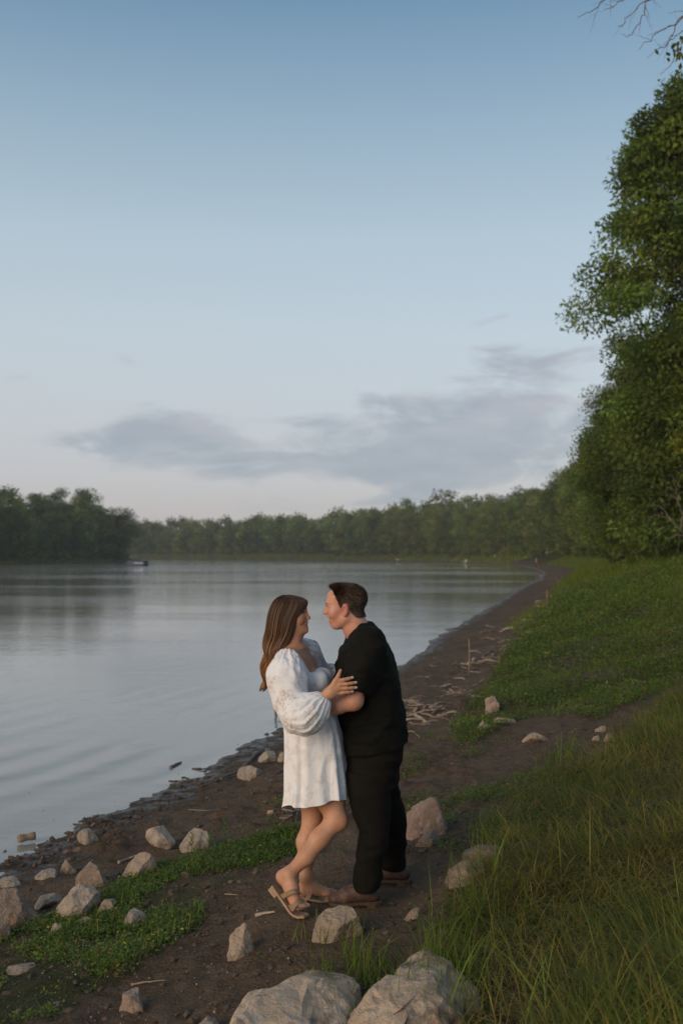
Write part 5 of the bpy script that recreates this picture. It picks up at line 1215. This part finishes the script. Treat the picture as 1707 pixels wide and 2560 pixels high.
    # band across the mud, given by photo pixels (centre, spread, how many, length in px)
    band = [((1060, 1790), (34, 16), 30, 60, 'pile just right of the man\'s waist'), ((1130, 1735), (36, 14), 26, 50, 'tangle below the upright stick'), ((1030, 1770), (12, 22), 12, 50, 'pile just right of the man\'s waist'),
            ((1225, 1658), (34, 14), 30, 46, 'tangle right of the upright stick'), ((1150, 1690), (50, 14), 12, 36, 'loose driftwood stick around the foot of the upright stick'), ((1270, 1610), (26, 16), 22, 40, 'driftwood stick washed up along the middle of the shore'), ((1110, 1655), (70, 20), 10, 30, 'driftwood stick lying singly on the wet mud'),
            ((1225, 1590), (50, 10), 7, 40, 'driftwood stick lying singly on the wet mud'), ((1330, 1565), (26, 12), 22, 34, 'driftwood stick washed up along the middle of the shore'), ((1375, 1520), (18, 14), 22, 26, 'distant driftwood stick where the shore bends'), ((1400, 1470), (14, 16), 20, 18, 'distant driftwood stick where the shore bends'), ((1370, 1445), (20, 6), 10, 14, 'distant driftwood stick where the shore bends'),
            ((1000, 2110), (60, 24), 6, 22, 'small stick on the mud behind the boots'), ((820, 2440), (260, 60), 7, 20, 'small stick on the mud at the bottom'), ((300, 2080), (200, 40), 6, 26, 'small stick on the wet mud at left')]
    n = 0
    for (cx, cy), (sx, sy), cnt, ln, lab in band:
        for k in range(cnt):
            q = G(cx+sx*np.clip(r.normal(), -1.8, 1.8), cy+sy*np.clip(r.normal(), -1.8, 1.8)); l = ln*r.uniform(.35, 1.15)/F*q[1]
            o = link('driftwood_stick', protos[n % 7]); n += 1; o.location = q+[0, 0, .02*l+.012*(k % 4)]; th = l*r.uniform(.7, 1.2)
            o.scale = (l, th, th); o.rotation_euler = (r.normal()*.1, r.normal()*.16, r.uniform(-.9, .9)+(math.pi if r.random() < .5 else 0)+.2); tag(o, 'driftwood stick in the '+lab if 'pile' in lab or 'tangle' in lab else lab, 'driftwood', 'sticks: '+lab)
def build_clods():
    r = np.random.default_rng(55); n = 5500
    y = r.uniform(3.2, 14, n*3); x = r.uniform(-3.4, 3.2, n*3); p = np.c_[x, y]; s = water_sd(x, y)
    ok = (s > -.35) & (s < 6.5) & (np.abs(x/y) < .42) & (vnoise(p*.9, 17)+.6*r.random(len(p)) > .1) & ~inside(TALL_POLY, x, y)
    for q, _ in FEET: ok &= np.hypot(x-q[0], y-q[1]) > .12
    p = p[ok][:n]; n = len(p); z = ground_z(p[:, 0], p[:, 1]); sz = .004+.020*r.random(n)**3.2
    sz = np.where(np.abs(water_sd(p[:, 0], p[:, 1])) < .5, sz*1.8, sz)
    V, T = ICO_S; m = len(V); W = V[None]*sz[:, None, None]*r.uniform(.5, 1.25, (n, 1, 3))*np.array([1.2, 1.2, .65])*(1+.25*r.normal(size=(n, m, 1)))+np.c_[p, z+sz*.15][:, None]
    TT = (T[None]+(np.arange(n)*m)[:, None, None]).reshape(-1, 3); c = np.repeat(r.uniform(.6, 1.2, n), m)
    mt, nt, b = new_mat('mud_clod'); k = NB(nt); k.put(b.inputs['Base Color'], k.mix(1.0, k.attr('Col'), k.mix(k.noise(k.coord('Object'), 40, 3), (.085, .060, .043), (.135, .100, .074)), 'MULTIPLY')); b.inputs['Roughness'].default_value = .9; b.inputs['Specular IOR Level'].default_value = .15
    tag(link('mud_clods', mesh_np('mud_clods', W.reshape(-1, 3), TT, False, np.c_[c, c, c], [mt])), 'crumbs and clods of dark mud', None, None, 'stuff')
build_stones(); build_wood(); build_clods(); count_rows(('driftwood',))

# ------------------------------------------------------------------ things on the river and the far shore
def build_far():
    # pontoon boat: stern to the left
    d = 225.0; c = np.array([(343-CX)/F*d, d, 0.0]); root = empty('pontoon_boat', tuple(c), math.radians(-22)); root.scale = (.72, .72, .72); tag(root, 'small blue and white pontoon boat out on the river', 'boat')
    blue = simple_mat('boat_blue', (0.025, 0.05, 0.11), 0.4, .1); alu = simple_mat('boat_aluminium', (0.055, 0.07, 0.10), 0.45, .08); dark = simple_mat('boat_dark', (0.02, 0.022, 0.028), 0.6, .1); grey = simple_mat('boat_canopy', (0.16, 0.19, 0.20), 0.8, .1); seat = simple_mat('boat_seat', (0.25, 0.20, 0.20), 0.7, .1)
    for y in (-1.0, 1.0):
        mb = MB(); t = np.linspace(-3.4, 3.8, 12); mb.tube(np.c_[t, 0*t+y, .25+.0*t+np.where(t > 3, (t-3)*.25, 0)], np.interp(t, [-3.4, -3.2, 3.0, 3.8], [.30, .36, .36, .05]), 10); mb.build('pontoon', alu, root, True)
    mb = MB(); mb.box((0, 0, .68), (6.8, 2.5, .14)); mb.build('deck', alu, root)
    for nm, cc, sz, mt in (('side_panel', (.2, -1.22, 1.15), (6.0, .06, .75), blue), ('side_panel', (.2, 1.22, 1.15), (6.0, .06, .75), blue), ('bow_panel', (3.22, 0, 1.15), (.06, 2.4, .75), dark), ('stern_panel', (-3.15, 0, 1.15), (.06, 2.4, .75), blue), ('white_stripe', (1.3, -1.262, .90), (3.4, .02, .22), simple_mat('boat_white', (.5, .53, .58), .4, .05)), ('seat', (-2.3, 0, 1.05), (1.0, 2.1, .55), seat), ('seat', (1.9, .6, 1.05), (1.6, .8, .55), seat), ('console', (.2, .6, 1.3), (.6, .8, 1.0), dark)):
        mb = MB(); mb.box(cc, sz); mb.build(nm, mt, root)
    mb = MB(); t = np.linspace(-1, 1, 9); V = np.array([(x, y*1.15, 2.95+.15*(1-y*y)) for x in (-2.6, .6) for y in t]); Q = [(i, i+1, i+10, i+9) for i in range(8)]; mb.add(V, Q); V2 = V-[0, 0, .05]; mb.add(V2, [q[::-1] for q in Q]); mb.build('canopy', grey, root)
    for x in (-2.4, .4):
        for y in (-1.15, 1.15): mb = MB(); mb.tube([(x*.5-.5, y, 1.5), (x, y, 2.96)], .035, 6); mb.build('canopy_post', alu, root)
    mb = MB(); mb.box((-3.55, 0, .85), (.45, .4, .9)); mb.box((-3.6, 0, .1), (.15, .12, .8)); mb.build('outboard_motor', dark, root)
    # distant walker with a dog, and the people by the water farther on
    def small_person(px, py, hpx, shirt, legs, label, walk=0.12, sit=False):
        q = G(px, py); q[1] = min(q[1], 330); s_ = hpx/F*q[1]/1.72; b = Blob((-.45, -.4, -.02), (.45, .4, 1.8), .022)
        b.chain([(-walk, .08, .06), (-walk*.4, .08, .5), (0, .07, .92)], [.05, .065, .09], .03); b.chain([(walk, -.08, .06), (walk*.6, -.08, .5), (0, -.07, .92)], [.05, .065, .09], .03)
        b.cone((-walk, .08, .04), (-walk-.14, .08, .03), .04, .03, .02); b.cone((walk, -.08, .04), (walk-.14, -.08, .03), .04, .03, .02)
        b.loft([.88, 1.05, 1.25, 1.42], 0, 0, [.11, .10, .12, .10], [.16, .15, .19, .17], .04); b.cone((0, 0, 1.4), (0, 0, 1.55), .06, .055, .02); b.ell((-.01, 0, 1.63), (.10, .08, .12), None, .02); b.ell((-.11, 0, 1.62), (.02, .018, .02), None, .02)
        for sg in (-1, 1): b.chain([(0, sg*.19, 1.38), (.04*sg, sg*.23, 1.12), (-.10, sg*.22, .92)], [.055, .045, .035], .03)
        V, Q = b.skin(); z = V[:, 2]; col = np.where((z > .92)[:, None] & (z < 1.43)[:, None], shirt, np.where((z > .92)[:, None], (.50, .29, .2), legs)); col = np.where((z > 1.68)[:, None], (.06, .04, .03), col); col = np.where((np.abs(V[:, 1]) > .17)[:, None] & (z < 1.2)[:, None] & (z > .86)[:, None], (.5, .29, .2), col)
        m, nt, bb = new_mat('far_clothes'); n = NB(nt); n.put(bb.inputs['Base Color'], n.attr('Col')); bb.inputs['Roughness'].default_value = .85
        root = empty('person', tuple(q)); link('body', mesh_np('body', V*s_, Q, True, col, [m]), root); tag(root, label, 'person', 'distant people on the shore'); return q, s_
    q, s_ = small_person(1340, 1417, 21, (.55, .20, .17), (.05, .05, .06), 'distant walker in a pinkish red top on the shore')
    b = Blob((-.7, -.25, -.02), (.7, .25, .95), .02); b.chain([(-.32, 0, .52), (.0, 0, .50), (.33, 0, .52)], [.15, .125, .12], .05); b.chain([(-.38, 0, .58), (-.52, 0, .76)], [.09, .075], .04); b.chain([(-.54, 0, .79), (-.72+.08, 0, .74)], [.085, .045], .03)
    for x in (-.33, .33):
        for y in (-.07, .07): b.chain([(x, y, .48), (x+(.07 if x > 0 else .0), y, .25), (x+.02, y, .03)], [.07, .04, .03], .03); b.cone((x+.02, y, .02), (x-.05, y, .02), .03, .025, .01)
    for y in (-.05, .05): b.cone((-.50, y, .84), (-.48, y*1.4, .92), .03, .012, .01)
    b.chain([(.42, 0, .56), (.58, 0, .66), (.64, 0, .82)], [.03, .022, .014], .02)
    V, Q = b.skin(); dm, nt, bb = new_mat('dog_coat'); n = NB(nt); n.put(bb.inputs['Base Color'], n.attr('Col')); col = np.where((V[:, 2] > .42)[:, None] & (np.abs(V[:, 0]) < .35)[:, None], (.04, .025, .02), (.22, .10, .045))
    dq = G(1351, 1419); root = empty('dog', tuple(dq)); tag(root, 'distant brown and black dog beside the walker', 'dog'); link('body', mesh_np('body', V*s_*1.0, Q, True, col, [dm]), root)
    small_person(1143, 1406, 13, (.10, .14, .25), (.06, .07, .10), 'tiny figure in blue by the water on the far shore', .03)
    small_person(1236, 1398, 12, (.62, .60, .60), (.25, .22, .2), 'tiny figure in white on the far grassy slope', .03)
    white = simple_mat('white_plastic', (0.5, 0.5, 0.52), 0.5, .05)
    for px, py, lab in ((1156, 1407, 'tiny white chair by the water, left of two'), (1163, 1408, 'tiny white chair by the water, right of two')):
        q = G(px, py); q[1] = min(q[1], 330); root = empty('chair', tuple(q), px); tag(root, lab, 'chair', 'white chairs on the far shore')
        mb = MB(); mb.box((0, 0, .45), (.55, .55, .06)); mb.build('seat', white, root); mb = MB(); mb.box((.26, 0, .78), (.06, .55, .62)); mb.build('backrest', white, root)
        for x in (-.24, .24):
            for y in (-.24, .24): mb = MB(); mb.box((x, y, .21), (.05, .05, .42)); mb.build('leg', white, root)
    # small boat drawn up on the far bank
    q = G(1005, 1402); root = empty('rowing_boat', (q[0], q[1]+1, q[2]+.1), .1); tag(root, 'small white boat lying on the far bank', 'boat'); mb = MB(); t = np.linspace(-1, 1, 13); w = (1-np.abs(t)**2.5)*.75+.04
    rows = [np.c_[t*2.2, k*w, .55*(1-.9*(1-abs(k))**1.0)+.12*t*t] for k in np.linspace(-1, 1, 7)]; V = np.vstack(rows); Q = [(a*13+i, a*13+i+1, a*13+i+14, a*13+i+13) for a in range(6) for i in range(12)]; mb.add(V, Q); mb.build('hull', white, root, True); mb = MB(); mb.box((-.4, 0, .40), (.28, 1.1, .05)); mb.build('thwart', simple_mat('boat_wood', (.3, .2, .12)), root)
    # house behind the far trees
    d = 545.0; c = np.array([(601-CX)/F*d, d, 0]); c[2] = float(ground_z([c[0]], [c[1]], False)[0]); root = empty('house', tuple(c), .25); tag(root, 'pale yellow house glimpsed between the trees of the far bank', 'house')
    wall = simple_mat('house_wall', (0.58, 0.50, 0.38), .8, .05); rf = simple_mat('house_roof', (0.10, 0.085, 0.08), .9, .1); gl = simple_mat('house_window', (0.03, 0.035, 0.04), .2, .1)
    mb = MB(); mb.box((0, 0, 3.2), (9, 7, 6.4)); mb.add(np.array([(-4.5, -3.5, 6.4), (4.5, -3.5, 6.4), (4.5, 3.5, 6.4), (-4.5, 3.5, 6.4), (-4.5, 0, 9.2), (4.5, 0, 9.2)]), None, [(0, 3, 4), (1, 5, 2)]); mb.build('wall', wall, root)
    mb = MB(); mb.add(np.array([(-4.9, -4, 6.15), (4.9, -4, 6.15), (4.9, 0, 9.4), (-4.9, 0, 9.4), (4.9, 4, 6.15), (-4.9, 4, 6.15)]), [(0, 1, 2, 3), (3, 2, 4, 5)]); mb.build('roof', rf, root)
    for x in (-2.6, 0, 2.6):
        for z in (1.9, 4.7): mb = MB(); mb.box((x, -3.53, z), (1.1, .08, 1.4)); mb.build('window', gl, root)
build_far()

# ------------------------------------------------------------------ grass and low plants
GRASS = leaf_mat('grass_blade', (0.110, 0.166, 0.018), (0.172, 0.222, 0.034), 0.45, 0.55, 0.0, 0.8)
WEED = leaf_mat('weed_leaf', (0.090, 0.145, 0.020), (0.145, 0.205, 0.036), 0.38, 0.55, 0.0, 1.2)
def blades(P0, length, width, lean, az, seg, col, curl=1.0):
    """curved tapering grass blades rooted at P0, leaning towards azimuth az"""
    n = len(P0); t = np.linspace(0, 1, seg+1)
    dirh = np.c_[np.cos(az), np.sin(az), 0*az]; side = np.c_[-np.sin(az), np.cos(az), 0*az]
    rot = rng.uniform(-.8, .8, n); side = side*np.cos(rot)[:, None]+dirh*np.sin(rot)[:, None]
    V = []
    for k, s in enumerate(t):
        ang = lean*(0.35+curl*s); h = np.sin(np.clip(ang, 0, 2.6)); v = np.cos(np.clip(ang, 0, 2.6))
        if k == 0: c = P0.copy()
        else: c = c+(dirh*h[:, None]+np.array([0, 0, 1.])*v[:, None])*(length/seg)[:, None]
        w = width*(1-s**1.6)*(0.6 if k == 0 else 1.0)
        V += [c] if k == seg else [c-side*w[:, None]/2, c+side*w[:, None]/2]
    V = np.stack(V, 1); m = V.shape[1]; b = np.arange(n)[:, None]*m
    Q = np.concatenate([b+np.array([[2*k, 2*k+1, 2*k+3, 2*k+2]]) for k in range(seg-1)], 0) if seg > 1 else np.zeros((0, 4), int)
    T = b+np.array([[2*(seg-1), 2*(seg-1)+1, 2*seg]])
    return V.reshape(-1, 3), Q, T, np.repeat(col, m, 0)
def scatter(n, poly, r, dens=None):
    lo, hi = poly.min(0), poly.max(0); out = np.zeros((0, 2))
    while len(out) < n:
        p = r.uniform(lo, hi, (n*2, 2)); p = p[inside(poly, p[:, 0], p[:, 1])]
        if dens is not None: p = p[r.random(len(p)) < dens(p)]
        out = np.vstack([out, p])
    return out[:n]
def gcol(n, r, base=(1, 1, 1), dry=0.08, var=0.2):
    c = np.clip(1+var*r.normal(size=n), .45, 1.7)[:, None]*np.array(base)[None]; k = r.random(n) < dry
    c[k] = np.array([2.6, 1.55, 2.3])*r.uniform(.6, 1.2, (k.sum(), 1)); return c
def with_z(p): return np.c_[p, ground_z(p[:, 0], p[:, 1])]
def build_grass():
    r = np.random.default_rng(23); mb = MB()
    # tall bank grass beside the camera, thick tussocks bowing down towards the river
    def view_bias(p): return np.clip(1.3-p[:, 1]/16, .12, 1)*np.clip(1.25-np.abs(p[:, 0]-.36*p[:, 1])/3.2, .05, 1)
    p = scatter(70000, TALL_POLY, r, view_bias); n = len(p)
    edge = np.clip(water_sd(p[:, 0], p[:, 1])-4.0, 0, 2)/2
    tus = fbm(p*2.1, 2, 3); k = r.random(n) < np.clip(.55+.9*tus, .08, 1); p = p[k]; edge = edge[k]; n = len(p)
    ln = (.18+.24*edge)*r.uniform(.55, 1.35, n)*(1+.35*fbm(p*1.2, 2, 9)); ln *= np.clip(1.1-.0*p[:, 1], .5, 1.2)
    az = math.pi+.2+2.4*fbm(p*1.0, 2, 15)+r.normal(size=n)*.75
    V, Q, T, C = blades(with_z(p), ln, r.uniform(.003, .0068, n), r.uniform(.55, 1.8, n), az, 4, gcol(n, r, (.98, .98, 1.1), .19, .28)*(1+.45*fbm(p*2.6, 2, 25))[:, None], 1.3); mb.add(V, Q, T, C)
    p = scatter(22000, TALL_POLY, r, view_bias); n = len(p)                 # dead thatch lying among it
    V, Q, T, C = blades(with_z(p)+[0, 0, .03], r.uniform(.10, .30, n), r.uniform(.003, .006, n), r.uniform(1.0, 1.7, n), r.uniform(0, 6.3, n), 3, gcol(n, r, (2.0, 1.3, 2.2), .5, .25)); mb.add(V, Q, T, C)
    p = scatter(110, TALL_POLY, r, view_bias); n = len(p)                   # stiff straw stalks
    V, Q, T, C = blades(with_z(p), r.uniform(.35, .7, n), r.uniform(.004, .007, n), r.uniform(.1, .5, n), r.uniform(0, 6.3, n), 4, gcol(n, r, (3.0, 1.8, 3.0), .9, .2)); mb.add(V, Q, T, C)
    o = mb.build('tall_grass', GRASS); tag(o, 'tall bowed bank grass with dry stalks filling the lower right', 'grass', None, 'stuff')
    # tufts between the boulders and at their feet
    mb = MB()
    for (px, py, k, ln_) in ((885, 2425, 26, .26), (905, 2440, 22, .22), (870, 2400, 12, .25), (960, 2450, 40, .16), (790, 2530, 36, .20), (835, 2555, 30, .24), (1020, 2540, 40, .22), (1090, 2450, 60, .30), (1120, 2400, 50, .30), (1060, 2555, 50, .3), (790, 2360, 20, .10), (820, 2365, 14, .10), (1180, 2300, 50, .28), (1195, 2215, 40, .28), (1215, 2110, 40, .25), (1130, 2490, 50, .3), (1420, 1900, 60, .28), (1370, 1950, 60, .26)):
        q = G(px, py); p = q[:2]+r.normal(size=(k, 2))*[.07, .06]; V, Q, T, C = blades(with_z(p), ln_*r.uniform(.5, 1.3, k), r.uniform(.004, .009, k), r.uniform(.1, .9, k), r.uniform(0, 6.3, k), 5, gcol(k, r, (1, 1.05, 1), .05, .2)); mb.add(V, Q, T, C)
    o = mb.build('grass_tufts', GRASS); tag(o, 'loose grass tufts growing between the boulders', 'grass', None, 'stuff')
    # far short grass of the right bank, blades growing with distance
    mb = MB()
    bank = np.vstack([MID_POLY])
    def dens(p): return np.clip((9/np.maximum(p[:, 1], 6))**1.5, .004, 1)
    for cnt, lo, hi in ((22000, 8, 30), (34000, 22, 70), (26000, 60, 200)):
        pts = []
        while sum(map(len, pts)) < cnt:
            y = np.exp(r.uniform(math.log(lo), math.log(hi), cnt*2)); xs_ = np.interp(y, SHORE[2:20, 1], SHORE[2:20, 0]); s_ = r.uniform(1.2, 13, cnt*2); p = np.c_[xs_+s_, y]
            sd = water_sd(p[:, 0], p[:, 1]); ok = (sd > np.interp(p[:, 1], [18, 40, 120, 200], [2.0, 2.7, 3.8, 2.4])+.5*vnoise(p*.5, 8)) & (p[:, 0]/p[:, 1] < .52)
            near = p[:, 1] < 26; ok &= ~near | inside(MID_POLY, p[:, 0], p[:, 1]) & (vnoise(p*.8, 77) > -.55)
            pts.append(p[ok])
        p = np.vstack(pts)[:cnt]; n = len(p); sz = np.clip(p[:, 1]/22, .55, 6)
        lush = np.clip((water_sd(p[:, 0], p[:, 1])-2)/5, .25, 1)
        V, Q, T, C = blades(with_z(p), (.10+.12*lush)*np.sqrt(sz)*r.uniform(.5, 1.3, n), .0105*sz*r.uniform(.6, 1.3, n), r.uniform(.1, .9, n), r.uniform(0, 6.3, n), 2, gcol(n, r, (1, 1.06, .9), .05, .2)); mb.add(V, Q, T, C)
    o = mb.build('bank_grass', GRASS); tag(o, 'short green grass covering the right bank up to the trees', 'grass', None, 'stuff')
    # grass on the far and left banks
    mb = MB(); path = np.vstack([SHORE[16:24]]); row = along(path, 1.0); n = 26000; i = r.integers(0, len(row), n); p = row[i]+r.normal(size=(n, 2))*[1.2, 1.2]; T_ = np.gradient(row, axis=0); T_ /= np.linalg.norm(T_, axis=1)[:, None]
    p = p+np.c_[T_[i, 1], -T_[i, 0]]*(r.uniform(.6, 11, n))[:, None]; p = p[water_sd(p[:, 0], p[:, 1]) > .8]; n = len(p)
    V, Q, T, C = blades(with_z(p), r.uniform(.3, .8, n), r.uniform(.15, .4, n), r.uniform(.1, .8, n), r.uniform(0, 6.3, n), 2, gcol(n, r, (1.1, 1.1, .9), .12, .2)); mb.add(V, Q, T, C)
    path = np.array([(-140, 425), (-96, 385), (-72, 354), (-76, 322), (-84, 285), (-87, 249), (-92, 190)], float); row = along(path, .7); n = 9000; i = r.integers(0, len(row), n); T_ = np.gradient(row, axis=0); T_ /= np.linalg.norm(T_, axis=1)[:, None]
    p = row[i]+np.c_[T_[i, 1], -T_[i, 0]]*(r.uniform(.2, 5, n))[:, None]; p = p[water_sd(p[:, 0], p[:, 1]) > .3]; n = len(p)
    V, Q, T, C = blades(with_z(p), r.uniform(.4, 1.1, n), r.uniform(.15, .4, n), r.uniform(.1, .8, n), r.uniform(0, 6.3, n), 2, gcol(n, r, (1.2, 1.0, .9), .25, .25)); mb.add(V, Q, T, C)
    o = mb.build('far_bank_grass', GRASS); tag(o, 'grass along the far bank and the left point', 'grass', None, 'stuff')
def weeds(mb, pts, r, size, per, hgt):
    """low creeping plants: rosettes of small oval leaves on short stems"""
    n = len(pts)*per; k = np.repeat(np.arange(len(pts)), per); base = with_z(pts)[k]; sz = np.broadcast_to(np.asarray(size, float), len(pts))[k]
    off = r.normal(size=(n, 3))*np.array([1.0, 1.0, 0])*sz[:, None]*1.5; h = np.abs(r.normal(size=n))*hgt*sz/.03+.004
    C0 = base+off; C0[:, 2] = np.maximum(C0[:, 2], base[:, 2]-.005)+h
    D = unit(n, r)*[1, 1, .35]+[0, 0, .15]; D /= np.linalg.norm(D, axis=1)[:, None]; Nn = unit(n, r)*.6+[0, 0, 1]
    sh = np.clip(1+.22*r.normal(size=len(pts)), .5, 1.6)[k]*np.clip(1+.18*r.normal(size=n), .5, 1.6); col = np.c_[sh, sh, sh]; red = r.random(n) < .03; col[red] = [3.2, .9, 1.4]
    V, Q, cc = leaf_quads(C0, D, Nn, sz*r.uniform(.6, 1.2, n), sz*.5*r.uniform(.7, 1.2, n), col); mb.add(V, Q, None, cc)
def build_weeds():
    r = np.random.default_rng(31); mb = MB()
    p = scatter(15000, LEFT_POLY, r); p = p[fbm(p*2.1, 4, 12, .65)+.34*r.random(len(p)) > .17]; weeds(mb, p, r, r.uniform(.014, .027, len(p)), 9, .024)
    n = 2600; q = scatter(n, LEFT_POLY, r); q = q[fbm(q*2.1, 4, 12, .65) > -.12]; n = len(q); V, Q, T, C = blades(with_z(q), r.uniform(.04, .13, n), r.uniform(.003, .006, n), r.uniform(.1, 1, n), r.uniform(0, 6.3, n), 3, gcol(n, r, (.95, 1, 1), .18, .2)); mb.add(V, Q, T, C)
    tag(mb.build('creeping_weeds', WEED), 'low creeping weeds among the stones at left', 'weeds', None, 'stuff')
    mb = MB(); p = scatter(62000, MID_POLY, r, lambda a: np.clip((11/np.maximum(a[:, 1], 8))**2.2, 0, 1)); p = p[(fbm(p*1.1, 3, 14)+.5*r.random(len(p)) > .02) & (p[:, 1] < 40)]
    weeds(mb, p, r, r.uniform(.022, .042, len(p))*np.clip(p[:, 1]/12, .8, 3)*1.1, 5, .035)
    for (px, py, k, sx) in ((1060, 2040, 60, .10), (1110, 2070, 70, .10), (1040, 2010, 40, .09), (1150, 2010, 120, .18), (1210, 2000, 120, .18), (1020, 1935, 60, .10), (1030, 1905, 40, .08), (1270, 1990, 100, .15), (1330, 1960, 80, .12), (1060, 1845, 16, .06), (1110, 1850, 20, .06), (1190, 1880, 30, .07), (700, 2025, 26, .07), (682, 2062, 14, .04), (700, 2000, 8, .05), (755, 2200, 0, 0), (790, 2440, 24, .05), (960, 2470, 40, .08), (650, 2410, 3, .02), (1250, 1850, 10, .05), (870, 2018, 10, .03), (1130, 2140, 30, .08)):
        if not k: continue
        q = G(px, py); weeds(mb, q[:2]+r.normal(size=(k, 2))*sx, r, .024, 8, .035)
    tag(mb.build('bank_weeds', WEED), 'low leafy weeds spreading over the dark earth at right', 'weeds', None, 'stuff')
    # seedlings standing singly on the mud
    for k, (px, py, h, lab) in enumerate(((480, 2135, .14, 'young pale green plant before the rounded grey stone'), (500, 2142, .10, 'small seedling right beside the rounded grey stone'), (527, 2128, .16, 'tallest seedling on the mud right of the rounded stone'), (562, 2122, .17, 'slender seedling above the strip of weeds'), (585, 2150, .10, 'small seedling at the upper edge of the weeds'), (490, 2195, .15, 'seedling standing up from the weeds'), (610, 2085, .08, 'little yellow seedling left of her shin'), (1076, 1852, .13, 'single weed on the dark earth right of the man'), (1180, 1880, .14, 'weed standing below the creeping weeds'))):
        q = G(px, py); e = empty('seedling', tuple(q)); tag(e, lab, 'plant', 'seedlings on the mud'); mb = MB(); mb.tube([(0, 0, -.01), (.004, 0, h*.5), (.0, .004, h)], [.003, .0025, .001], 5, (1.1, 1, 1)); mb.build('stem', WEED, e, True)
        n = 16; z = np.linspace(.25, 1, n)*h; a = np.arange(n)*2.4; D = np.c_[np.cos(a), np.sin(a), .7+0*a]; D /= np.linalg.norm(D, axis=1)[:, None]; V, Q, cc = leaf_quads(np.c_[0*z, 0*z, z], D, np.c_[-D[:, 0], -D[:, 1], 1+0*a], h*.30*(1.15-.5*z/h), h*.10+0*z, np.tile([1.3, 1.35, 1.2], (n, 1))); m2 = MB(); m2.add(V, Q, None, cc); m2.build('leaves', WEED, e)
    # little yellow flowers in the creeping weeds
    yel = simple_mat('yellow_petal', (0.75, 0.45, 0.03), .6, .1); k_ = 0
    for px, py in ((173, 2277), (290, 2279), (381, 2341), (372, 2360), (319, 2374), (455, 2334), (650, 2136), (120, 2330)):
        q = G(px, py); e = empty('yellow_flower', tuple(q+[0, 0, .035])); tag(e, 'tiny yellow flower in the creeping weeds', 'flower', 'yellow flowers in the weeds')
        a = np.arange(6)*math.pi/3; D = np.c_[np.cos(a), np.sin(a), .3+0*a]; V, Q, cc = leaf_quads(np.zeros((6, 3)), D, np.tile([0, 0, 1.], (6, 1)), np.full(6, .012), np.full(6, .010), np.ones((6, 3))); m2 = MB(); m2.add(V, Q, None, cc); m2.build('petals', yel, e); m2 = MB(); m2.tube([(0, 0, -.04), (0, 0, 0)], .0015, 5); m2.build('stem', WEED, e)
build_grass(); build_weeds()
count_rows(('flower',))

# ------------------------------------------------------------------ evening haze over the river
def build_haze():
    m = bpy.data.materials.new('evening_air'); m.use_nodes = True; nt = m.node_tree; nt.nodes.remove(nt.nodes['Principled BSDF'])
    v = nt.nodes.new('ShaderNodeVolumePrincipled'); v.inputs['Color'].default_value = (0.86, 0.92, 1.0, 1); v.inputs['Density'].default_value = 0.00030; v.inputs['Anisotropy'].default_value = 0.0
    nt.links.new(v.outputs[0], nt.nodes['Material Output'].inputs['Volume'])
    mb = MB(); mb.box((0, 1000, 13.5), (5600, 5000, 37)); o = mb.build('haze', None); o.data.materials.append(m)
    tag(o, 'thin bluish evening haze over the river', None, None, 'stuff'); o.display_type = 'WIRE'
build_haze()
